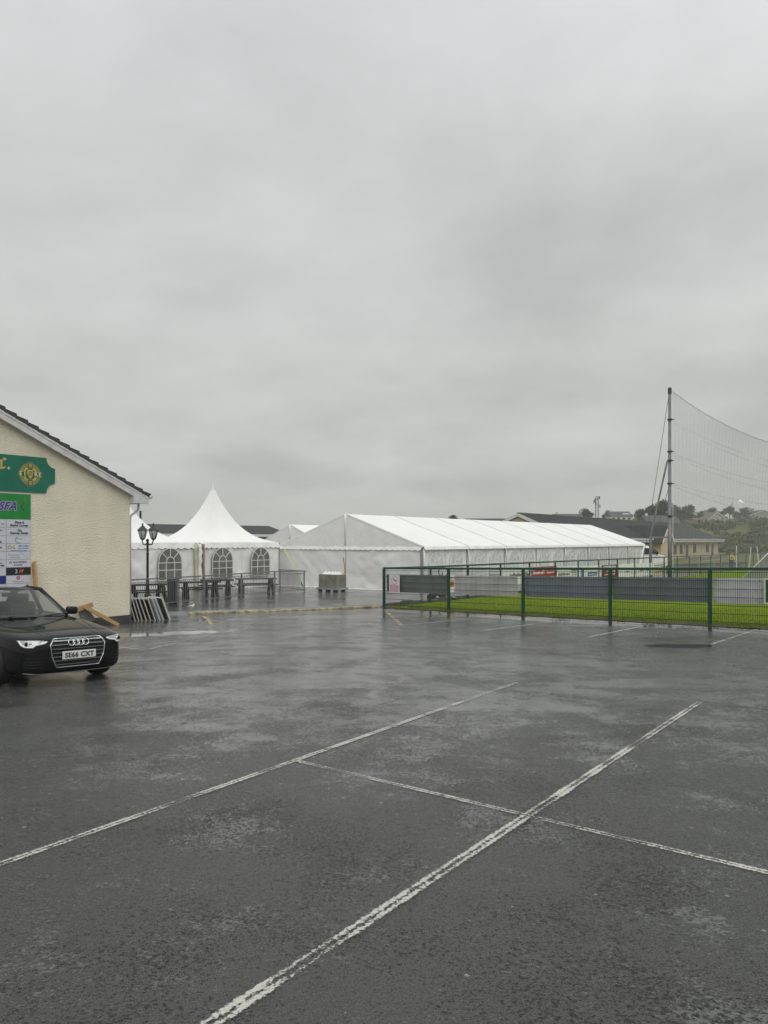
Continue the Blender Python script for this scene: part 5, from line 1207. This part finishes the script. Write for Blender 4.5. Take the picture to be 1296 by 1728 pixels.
# local: nose at +x, origin below the nose
prof = [(-5.2, .35), (-5.25, 1.5), (-5.15, 2.55), (-3.1, 2.62), (-2.35, 2.55), (-1.15, 1.62), (-.35, 1.36), (-.05, 1.15), (0, .75), (-.05, .35)]
b = MB(); nW = 9
for j in range(nW):
    t_ = j / (nW - 1); y = lin(-.98, .98, t_); e = 1 - .10 * (abs(2 * t_ - 1) ** 4)
    for x, z in prof: b.v.append((x * (1 if x < -1 else 1) - (.18 * (abs(2 * t_ - 1) ** 3) if x > -1 else 0), y * (1 if z < 1.5 else .93), z * (e if z > 1.6 else 1)))
n = len(prof)
for j in range(nW - 1):
    for k in range(n): b.f.append((j * n + k, j * n + (k + 1) % n, (j + 1) * n + (k + 1) % n, (j + 1) * n + k))
b.f += [tuple(range(n))[::-1], tuple((nW - 1) * n + k for k in range(n))]
vb = b.build('body', M_VAN, VAN, True); bevel(vb, .03); vb.data.set_sharp_from_angle(angle=math.radians(35))
b = MB(); b.quad((-2.28, -.86, 2.42), (-1.16, -.90, 1.68), (-1.16, .90, 1.68), (-2.28, .86, 2.42)); b.v = [(x + .035, y, z + .03) for x, y, z in b.v]; b.build('windscreen', mat('van_glass', (.28, .36, .36), .08, spec=.8), VAN)
for s in (-1, 1):
    b = MB(); b.poly([(-2.9, s * .965, 2.28), (-2.28, s * .965, 2.30), (-1.42, s * .985, 1.66), (-2.9, s * .985, 1.62)]); b.v = [(x, y * 1.008, z) for x, y, z in b.v]; b.build('side_window', mat('van_dark_glass_%d' % (s + 1), (.02, .022, .024), .1), VAN)
    MB().box((-.06, s * .74, 1.02), (.16, .36, .22)).build('headlight', M_LAMPD, VAN)
    bevel(MB().box((-1.55, s * 1.12, 1.72), (.12, .2, .34)).build('door_mirror', M_SATIN, VAN), .03)
    for x in (-.95, -4.2):
        w = MB().lathe([(.2, -.1), (.32, -.1), (.34, 0), (.32, .1), (.2, .1)], (0, 0, 0), 20).build('wheel', M_RUB, VAN, True); w.rotation_euler = (math.radians(90), 0, 0); w.location = (x, s * .9, .34)
for z in (.75, .86, .97): MB().box((.0, 0, z), (.06, .9, .05)).build('grille_bar', M_SATIN, VAN)
MB().box((-.02, 0, .45), (.16, 1.7, .24)).build('bumper', M_SATIN, VAN)

# ================================================================== ball-stop net, pole and braces
M_GALV = mat('weathered_galvanised', (.17, .175, .18), .5, metal=.3, noise_s=1.5, noise_a=.25); M_WIRE = mat('steel_wire', (.16, .165, .17), .5); M_NET = mat('grey_net_twine', (.30, .305, .305), .7)
NB = Vector((.3715 * 61, 61, 0)); NB.z = Gz(NB.x, NB.y); ztop = P(1130, 655, 61).z
NP = thing('net_pole', 'tall grey steel pole carrying the ball stop net', 'pole', NB); hN = ztop - NB.z
MB().tube([(0, 0, 0), (0, 0, hN * .3), (0, 0, hN * .3 + .01), (0, 0, hN)], [.17, .16, .135, .115], 12).build('shaft', M_GALV, NP, True)
MB().lathe([(.15, hN - .45), (.15, hN), (.06, hN + .06)], (0, 0, 0), 10).build('cap', M_BLACK, NP)
for py in (708, 762, 777, 816, 871):
    z = P(1130, py, 61).z - NB.z; MB().lathe([(.2, z - .06), (.2, z + .06)], (0, 0, 0), 10).build('bracket', M_BLACK, NP); MB().box((.22, 0, z), (.3, .06, .05)).build('hook', M_BLACK, NP)
zb_s, zt_s = P(1098, 905, 61), P(1126, 778, 61)
MB().box((zb_s.x - NB.x, 0, (zb_s.z - NB.z) / 2), (.20, .16, zb_s.z - NB.z)).build('brace_post', M_GALV, NP)
MB().bar((zb_s.x - NB.x, 0, zb_s.z - NB.z - .08), (0, 0, zb_s.z - NB.z - .08), .14, .14).build('brace_beam', M_GALV, NP)
MB().tube([(zb_s.x - NB.x, 0, zb_s.z - NB.z), (zt_s.x - NB.x, 0, zt_s.z - NB.z), (0, 0, zt_s.z - NB.z)], .075, 8).build('brace_strut', M_GALV, NP)
for (px, py, Y), zt in [((1094, 892, 66), hN - .1), ((1114, 875, 70), P(1130, 816, 61).z - NB.z)]:
    q = P(px, py, Y) - NB; q2 = q + (q - Vector((0, 0, zt))) * .18; MB().tube([(0, 0, zt), q2], .022, 5).build('guy_wire', M_WIRE, NP)
# net hanging between this pole and its twin out of frame
N2 = Vector((47.5, 50.0, 0)); N2.z = Gz(N2.x, N2.y)
NET = thing('ball_stop_net', 'fine mesh ball stop net sagging to the right of tall pole', 'net', NB); dN = Vector((N2.x - NB.x, N2.y - NB.y, 0)); LN = dN.length
def sagf(u): return (hN - .25) - 5.6 * (1 - (1 - 2 * min(u, .5)) ** 2.15 if u < .5 else 1 - (2 * u - 1) ** 2.15)
def net_pt(u, f): zt = sagf(u); return Vector((.25, 0, 0)) * (1 - u) + dN * u + Vector((0, -.55 * math.sin(math.pi * u) * math.sin(math.pi * f), .6 + (zt - .6) * f))
b = MB(); nv = int(LN / .10)
for i in range(nv + 1):
    u = i / nv; pts = [net_pt(u, k / 5) for k in range(6)]
    for a, c in zip(pts[:-1], pts[1:]): b.bar(a, c, .009, .009, (0, 1, 0))
nh = 120
for j in range(nh + 1):
    f = j / nh
    for i in range(26): b.bar(net_pt(i / 26, f), net_pt((i + 1) / 26, f), .009, .009, (0, 1, 0))
b.build('twine_mesh', M_NET, NET)['kind'] = 'stuff'
b = MB(); m_ = 60
for i in range(m_): 
    a, c = net_pt(i / m_, 1), net_pt((i + 1) / m_, 1); mid = (a + c) / 2 - Vector((0, 0, .10)); b.tube([a, mid, c], .02, 5)
b.build('hemmed_edge', M_NET, NET)
for py, s_end in [(711, 4.5), (715, 4.85), (765, 3.3), (768, 3.9), (816, 2.4), (820, 3.2)]:
    z0 = P(1130, py, 61).z - NB.z; MB().tube([Vector((.2, .02, z0)).lerp(dN + Vector((0, .02, z0)), k / 24) - Vector((0, 0, s_end * (1 - (2 * k / 24 - 1) ** 2))) for k in range(25)], .006, 5).build('tie_cable', M_WIRE, NET)
MB().tube([(.25, 0, .6), (.25, 0, hN - .2)], .025, 5).build('lacing_rope', M_BARW, NET)
q = P(1251, 846, 57.0); b = MB()
def f(u, v): return (q.x - .16 + .32 * u, q.y + .1 * v, q.z + .06 * math.sin(5 * u) + .16 * v - .08)
tag(b.grid(f, 6, 3).build('white_scrap', M_BARW, None, True), 'tiny white scrap caught high in the ball stop net', 'litter')
NP2 = thing('net_pole', 'second net pole standing outside the right edge', 'pole', N2); MB().tube([(0, 0, 0), (0, 0, hN)], [.17, .115], 12).build('shaft', M_GALV, NP2, True); MB().lathe([(.15, hN - .45), (.15, hN), (.06, hN + .06)], (0, 0, 0), 10).build('cap', M_BLACK, NP2)

# ================================================================== goal with net at the right edge
M_GOALW = mat('white_goal_paint', (.70, .70, .68), .4); GQ = Vector((22.9, 45.0, Gz(22.9, 45))); GOAL = thing('goal', 'white goal frame with grey net at right edge behind fence', 'goal', GQ, -.85)
gd, gh, gw = 2.55, 2.65, 6.4          # local -x is the back of the goal, y is its width
for y in (0, gw):
    MB().tube([(0, y, 0), (0, y, gh)], .06, 10).build('upright', M_GOALW, GOAL, True); MB().tube([(-gd, y, .05), (0, y, gh)], .035, 8).build('stay', M_GOALW, GOAL, True)
    b = MB()
    for k in range(1, 24): f_ = k / 24; b.bar((-gd * (1 - f_), y, .05), (-gd * (1 - f_), y, .05 + gh * f_), .020, .020); b.bar((-gd * (1 - f_), y, gh * f_), (0, y, gh * f_), .020, .020)
    b.build('side_net', M_NET, GOAL)['kind'] = 'stuff'
MB().tube([(0, 0, gh), (0, gw, gh)], .06, 10).build('crossbar', M_GOALW, GOAL, True); MB().tube([(-gd, 0, .05), (-gd, gw, .05)], .035, 8).build('ground_bar', M_GOALW, GOAL, True)
b = MB()
for k in range(1, 46): y = gw * k / 46; b.bar((-gd, y, .05), (0, y, gh), .020, .020)
for k in range(1, 26): f_ = k / 26; b.bar((-gd * (1 - f_), 0, gh * f_), (-gd * (1 - f_), gw, gh * f_), .020, .020)
b.build('back_net', M_NET, GOAL)['kind'] = 'stuff'
for i, (px, y0, y1, Y, w) in enumerate([(1243, 921, 940, 88, 'straight pale post behind the person in yellow'), (1265.5, 923, 941, 90, 'slightly tilted pale post right of the yellow jacket'), (1279, 922, 937, 92, 'leaning thin pale post beside the goal stay')]):
    a, c = P(px + (1.5 if i == 1 else -1.5 if i == 2 else 0), y0, Y), P(px, y1, Y); c2 = c + (c - a) * (1.35 / max(.1, 1.35 if False else (a - c).length) * 1.1); tag(MB().tube([a, c2], .05, 6).build('pale_post', M_BARW), w, 'post')

# ================================================================== person in a yellow jacket
def skin_mesh(pts, edges, rad, lvl=2):
    me = bpy.data.meshes.new('skin'); me.from_pydata(pts, edges, []); o = bpy.data.objects.new('skin', me); COL.objects.link(o)
    sm = o.modifiers.new('skin', 'SKIN'); 
    for v, r in zip(me.skin_vertices[0].data, rad): v.radius = r if isinstance(r, tuple) else (r, r)
    me.skin_vertices[0].data[0].use_root = True
    s2 = o.modifiers.new('s', 'SUBSURF'); s2.levels = s2.render_levels = lvl
    bpy.context.view_layer.update(); r = bpy.data.meshes.new_from_object(o.evaluated_get(bpy.context.evaluated_depsgraph_get())); bpy.data.objects.remove(o); r.shade_smooth(); return r
pq = Vector(((1234 - CX) / F_PX * 83, 83, 0)); pq.z = Gz(pq.x, pq.y)
PER = thing('person', 'person in yellow high visibility jacket and dark trousers beyond the fence', 'person', pq, .2)
M_SKIN = mat('skin', (.45, .27, .19), .6); M_HIVIS = mat('yellow_jacket', (.55, .52, .05), .6, noise_s=4, noise_a=.15); M_DARKC = mat('dark_cloth', (.02, .024, .03), .8); M_REFL = mat('reflective_band', (.10, .11, .10), .4)
pts = [(0, 0, .95), (0, 0, 1.15), (0, -.02, 1.38), (0, -.04, 1.50), (0, -.07, 1.62), (0, -.08, 1.70), (-.2, -.02, 1.42), (-.29, -.06, 1.16), (-.20, -.22, 1.02), (.2, -.02, 1.42), (.29, -.06, 1.16), (.20, -.22, 1.02), (-.1, 0, .90), (-.11, -.02, .50), (-.12, .02, .08), (-.12, -.14, .04), (.1, 0, .90), (.11, -.02, .50), (.12, .02, .08), (.12, -.14, .04), (-.17, -.30, 1.0), (.17, -.30, 1.0)]
ed = [(0, 1), (1, 2), (2, 3), (3, 4), (4, 5), (2, 6), (6, 7), (7, 8), (2, 9), (9, 10), (10, 11), (0, 12), (12, 13), (13, 14), (14, 15), (0, 16), (16, 17), (17, 18), (18, 19), (8, 20), (11, 21)]
rad = [(.15, .11), (.14, .10), (.16, .11), .06, .095, .09, .07, .05, .038, .07, .05, .038, .085, .06, .045, .035, .085, .06, .045, .035, .032, .032]
link('body', skin_mesh(pts, ed, rad), M_SKIN, PER)
jp = pts[:3] + [pts[3]] + [pts[6], pts[7], pts[8], pts[9], pts[10], pts[11]]; je = [(0, 1), (1, 2), (2, 3), (2, 4), (4, 5), (5, 6), (2, 7), (7, 8), (8, 9)]
link('jacket', skin_mesh(jp, je, [(.20, .15), (.19, .145), (.20, .15), .09, .10, .08, .06, .10, .08, .06]), M_HIVIS, PER)
link('hood', skin_mesh([(0, -.03, 1.46), (0, -.05, 1.60), (0, -.06, 1.72)], [(0, 1), (1, 2)], [.11, .14, .12]), M_HIVIS, PER)
tp = [pts[0], pts[12], pts[13], pts[14], pts[16], pts[17], pts[18]]; link('trousers', skin_mesh(tp, [(0, 1), (1, 2), (2, 3), (0, 4), (4, 5), (5, 6)], [(.17, .13), .105, .08, .07, .105, .08, .07]), M_DARKC, PER)
for z in (1.20, 1.32): b = MB().lathe([(.225, z - .03), (.225, z + .03)], (0, -.01, 0), 16); b.v = [(x, y * .78, zz) for x, y, zz in b.v]; b.build('reflective_band', M_REFL, PER)

# ================================================================== far houses, mast, poles
M_HW = mat('white_house_wall', (.55, .56, .54), .8); M_HC = mat('cream_house_wall', (.46, .42, .34), .8); M_HR = mat('grey_slate', (.045, .05, .055), .6, noise_s=1, noise_a=.2); M_HRR = mat('reddish_tile', (.15, .11, .10), .7); M_HG = mat('house_window', (.05, .06, .07), .15, spec=.7)
def house(label, px0, px1, yr, ye, yb, Y, wall_m, roof_m, depth=7, gable_front=False, wins=4, skyl=0, rz=0.0, chim=True):
    a, c = P(px0, yb, Y), P(px1, yb, Y); w = c.x - a.x; zb4 = a.z; hh = P(px0, ye, Y).z - zb4; hr2 = P(px0, yr, Y).z - zb4
    t = thing('house', label, 'house', ((a.x + c.x) / 2, Y, zb4), rz, 'houses along the hilltop')
    MB().box((0, depth / 2, hh / 2 - 1.5), (w, depth, hh + 3)).build('wall', wall_m, t)
    if gable_front:
        MB().prism([(-w / 2, -.02, hh), (w / 2, -.02, hh), (0, -.02, hr2 - .25)], (0, depth, 0)).build('gable', wall_m, t)
        r = MB()
        for s in (-1, 1): r.prism([(s * (w / 2 + .4), -.35, hh - .25), (0, -.35, hr2), (0, -.35, hr2 + .2), (s * (w / 2 + .4), -.35, hh - .05)], (0, depth + .7, 0))
        r = r.build('roof', roof_m, t)
        for s in (-1, 1): MB().bar((s * (w / 2 + .4), -.40, hh - .2), (0, -.40, hr2 + .04), .06, .3).build('barge_board', M_HW, r)
    else:
        r = MB().prism([(-w / 2 - .3, -.4, hh - .05), (-w / 2 - .3, depth + .4, hh - .05), (-w / 2 - .3, depth / 2, hr2)], (w + .6, 0, 0)).build('roof', roof_m, t)
    if chim: bevel(MB().box((w * .3 if gable_front else -w * .38, depth / 2, hr2 + .1), (.7, .6, 1.0)).build('chimney', wall_m, r), .03)
    for i in range(wins):
        x = -w / 2 + w * (i + .5) / wins; q = MB().box((x, -.02, hh * .52), (min(1.1, w / wins * .55), .12, hh * .42)).build('window', M_HG, t); MB().box((x, -.06, hh * .52 - hh * .24), (min(1.3, w / wins * .65), .2, .12)).build('sill', M_HW, q)
    for i in range(skyl):
        x = w * (.18 + .11 * i); zz = lin(hh, hr2, .45); yy = lin(-.4, depth / 2, .45); q = MB().box((x, yy - .05, zz + .03), (.8, .8, .1), 0, math.atan2(hr2 - hh, depth / 2 + .4)).build('skylight', M_HW, r)
    return t
house('white house with slate roof and three skylights beside the mast', 1031, 1066, 862.5, 871, 880, 300, M_HW, M_HR, 8, wins=4, skyl=3)
house('cream gabled house with pinkish verge on the hill', 1196, 1224, 864.5, 876.5, 886, 250, M_HC, M_HRR, 8, True, 3)
house('low cream wing with pink roof left of gabled house', 1172, 1197, 874.3, 876.5, 884, 252, M_HC, M_HRR, 6, wins=3, chim=False)
house('dark roofed barn on the skyline at right edge', 1266, 1312, 861, 869.5, 876, 330, M_GREYR, M_HR, 9, True, 2, chim=False)
house('grey roofed house hidden among trees behind net pole', 1092, 1146, 869, 880.5, 886, 228, M_HW, M_HR, 8, wins=4)
house('grey roofed bungalow left of the round tree', 938, 984, 866.5, 872.5, 882, 270, M_HC, M_HR, 8, wins=4, chim=True)
house('long dark roof showing just above the marquee', 792, 864, 874.0, 880, 892, 150, M_GREYR, M_DROOF, 8, wins=3, chim=False)
MQ2 = P(1007.5, 880, 300); MAST = thing('telecom_mast', 'slender lattice telecom mast on the skyline', 'mast', MQ2); zt_m = P(1007.5, 838, 300).z - MQ2.z; M_MAST = mat('mast_steel', (.10, .105, .11), .6)
for k in range(4):
    a = k * math.pi / 2 + .4; MB().tube([(.95 * math.cos(a), .95 * math.sin(a), -2), (.75 * math.cos(a), .75 * math.sin(a), zt_m)], .075, 5).build('leg', M_MAST, MAST)
b = MB(); nn = 9
for i in range(nn):
    z0, z1 = zt_m * i / nn, zt_m * (i + 1) / nn
    for k in range(4):
        a, c = k * math.pi / 2 + .4, (k + 1) * math.pi / 2 + .4; r = .92 - .17 * i / nn
        b.bar((r * math.cos(a), r * math.sin(a), z0), (r * math.cos(c), r * math.sin(c), z1), .07, .07); b.bar((r * math.cos(a), r * math.sin(a), z1), (r * math.cos(c), r * math.sin(c), z1), .07, .07)
b.build('lattice', M_MAST, MAST)
for i in range(7):
    a = i * .9; z = zt_m * (.62 + .055 * i); MB().box((1.15 * math.cos(a), 1.15 * math.sin(a), z), (.35, .35, 1.1), a).build('antenna', M_MAST, MAST)
for px, y0, y1, Y, lb in [(1235.5, 848, 875, 330, 'dark utility pole among the hilltop trees'), (978.5, 861, 880, 268, 'thin aerial pole on the grey bungalow')]:
    q = P(px, y1, Y); tt = thing('utility_pole', lb, 'pole', q); h_ = P(px, y0, Y).z - q.z; MB().tube([(0, 0, -1), (0, 0, h_)], .16 if Y > 220 else .09, 6).build('shaft', M_MAST, tt); MB().box((0, 0, h_ - .8), (1.2, .12, .12)).build('crossarm', M_MAST, tt)

# ================================================================== trees and hillside scrub
M_BARK = mat('bark', (.04, .034, .028), .9, noise_s=3, noise_a=.3)
def leafmat(name, c1, c2): return mat(name, c1, .7, noise_s=.35, col2=c2, detail=3, spec=.2)
LEAF = [leafmat('leaf_dark', (.020, .032, .014), (.045, .062, .024)), leafmat('leaf_mid', (.028, .042, .016), (.058, .075, .028)), leafmat('leaf_olive', (.045, .055, .018), (.085, .09, .032))]
def leaf_quads(b, c, r, n, rnd, size, flat=.8):
    for _ in range(n):
        d = Vector((rnd.gauss(0, 1), rnd.gauss(0, 1), rnd.gauss(0, 1))).normalized() * (rnd.random() ** .45)
        p = Vector(c) + Vector((d.x * r[0], d.y * r[1], d.z * r[2])); s = size * rnd.uniform(.5, 1.3)
        nrm = (d + Vector((rnd.gauss(0, .6), rnd.gauss(0, .6), rnd.gauss(.3, .6)))).normalized(); a = nrm.orthogonal().normalized(); c2 = nrm.cross(a); th = rnd.uniform(0, 6.28)
        u, v = (a * math.cos(th) + c2 * math.sin(th)) * s, (c2 * math.cos(th) - a * math.sin(th)) * s * flat
        b.add([p - u, p + v * .7, p + u, p - v * .7], [(0, 1, 2, 3)])
def tree(px, ytop, ybase, wpx, Y, k, label, seed, name='hilltop_tree'):
    rnd = random.Random(seed); base = P(px, ybase, Y); H = P(px, ytop, Y).z - base.z; Rw = wpx / 2 / F_PX * Y
    t = thing(name, label, 'tree', base, 0, 'trees along the hilltop')
    tr = MB(); tr.tube([(0, 0, -1.5), (.1, 0, H * .25), (.0, .1, H * .55), (.1, 0, H * .8)], [.05 * H, .038 * H, .022 * H, .008 * H], 8)
    cr_ = MB(); nl = 9
    for i in range(nl):
        a = rnd.uniform(0, 6.28); rr = rnd.uniform(.25, .72) * Rw; z = H * rnd.uniform(.34, .80); rx = Rw * rnd.uniform(.28, .48)
        tr.tube([(0, 0, H * rnd.uniform(.2, .5)), (rr * .5 * math.cos(a), rr * .5 * math.sin(a), z * .85), (rr * math.cos(a), rr * math.sin(a), z)], [.016 * H, .010 * H, .004 * H], 5)
        leaf_quads(cr_, (rr * math.cos(a), rr * math.sin(a), z), (rx, rx, H * rnd.uniform(.13, .24)), 120, rnd, .055 * H)
    leaf_quads(cr_, (0, 0, H * .62), (Rw * .55, Rw * .55, H * .36), 320, rnd, .055 * H)
    leaf_quads(cr_, (rnd.uniform(-.2, .2) * Rw, 0, H * .86), (Rw * .34, Rw * .34, H * .14), 110, rnd, .05 * H)
    tr.build('trunk', M_BARK, t, True); cr_.build('crown', LEAF[k], t); return t
TREES = [(766, 868.5, 884, 26, 130, 0, 'small dark tree top just above the marquee ridge'), (986, 857, 884, 36, 205, 0, 'round dark tree beside the grey bungalow'), (1026, 860.5, 884, 24, 242, 0, 'small dark tree left of the white skylight house'),
         (1082, 858, 885, 28, 205, 1, 'bushy tree right of the white skylight house'), (1100, 853, 886, 30, 200, 0, 'dense tree left of the net pole'), (1117, 842.5, 886, 46, 188, 0, 'tallest dark tree directly behind the net pole'),
         (1141, 852, 886, 34, 195, 0, 'dark tree just right of the net pole'), (1163, 851, 886, 38, 198, 0, 'tall dark tree left of the gabled house'), (1184, 861.5, 884, 26, 205, 1, 'lower tree between dark wood and gabled house'), (1203, 855.5, 876, 34, 228, 0, 'spreading tree behind the gabled house'),
         (1231, 853.5, 874, 22, 232, 1, 'small tree beside the utility pole'), (1257, 855.5, 874, 30, 232, 0, 'dark tree left of the skyline barn'), (1062, 866, 884, 18, 230, 2, 'pale olive bush by the white skylight house'), (1218, 862, 874, 18, 236, 1, 'low dark tree right behind the gabled house roof'), (1243, 862, 874, 18, 236, 1, 'low round tree between utility pole and barn')]
for i, a in enumerate(TREES): tree(a[0], a[1], a[2], a[3], a[4] * 1.36 if a[0] < 1200 else a[4] * 1.43, a[5], a[6], seed=40 + i)
def build_scrub():
    rnd = random.Random(23); bs = [MB(), MB(), MB()]
    def clump(x, y, r, h, k): leaf_quads(bs[k], (x, y, Gz(x, y) + h * .35), (r, r, h * .6), int(26 + 10 * r), rnd, .42 + .08 * r)
    for px, py, n, k, sp, r in [(1185, 889, 24, 0, 26, 2.2), (1215, 890, 20, 0, 16, 2.0), (1250, 882, 26, 1, 30, 2.4), (1285, 885, 22, 0, 16, 2.6), (1285, 897, 10, 0, 14, 2.2), (1240, 915, 30, 1, 26, 1.6), (1275, 912, 34, 0, 26, 1.9), (1225, 928, 30, 1, 14, 1.3), (1260, 930, 36, 1, 26, 1.3), (1290, 930, 24, 1, 14, 1.3), (1230, 905, 6, 1, 18, 1.2), (1180, 880, 18, 1, 20, 2.0)]:
        for _ in range(n * 2 // 3):
            x_, y_ = px + rnd.gauss(0, sp * .6), py + rnd.gauss(0, 3.2)
            if x_ < 1165: continue
            u = (x_ - CX) / F_PX; Y = 168.0                         # walk out along the line of sight until it meets the hill
            while Y < 400 and EYE + (HY - y_) / F_PX * Y > Gz(u * Y, Y): Y += 1.5
            if Y < 398: clump(u * Y, Y, r * rnd.uniform(.6, 1.3), r * rnd.uniform(.6, 1.2), k if rnd.random() < .8 else 2)
    for _ in range(90):
        u = rnd.uniform(.28, .75); Y = rnd.uniform(172, 390); clump(u * Y, Y, rnd.uniform(.7, 2.4), rnd.uniform(.6, 2.0), rnd.choice((0, 1, 1, 2)))
    for k, b in enumerate(bs):
        o = struct(b.build('hillside_scrub', [leafmat('scrub_dark', (.045, .055, .026), (.075, .085, .038)), leafmat('scrub_mid', (.060, .070, .030), (.095, .10, .044)), leafmat('scrub_olive', (.085, .088, .036), (.13, .125, .055))][k]), 'stuff'); o['label'] = ['dark', 'mid green', 'olive'][k] + ' scrub covering the hillside behind the pavilion'
build_scrub()

# ================================================================== damp air
M_HAZE = bpy.data.materials.new('haze'); M_HAZE.use_nodes = True; hn = M_HAZE.node_tree; hn.nodes.clear()
ho = hn.nodes.new('ShaderNodeOutputMaterial'); hv = hn.nodes.new('ShaderNodeVolumePrincipled'); hv.inputs['Color'].default_value = (.93, .94, .94, 1); hv.inputs['Density'].default_value = .0006; hv.inputs['Anisotropy'].default_value = .2
hn.links.new(hv.outputs[0], ho.inputs['Volume'])
hz = MB().box((0, 1000, 15), (3100, 3000, 36)).build('haze', M_HAZE); struct(hz, 'stuff'); hz['label'] = 'thin damp haze over the whole place'
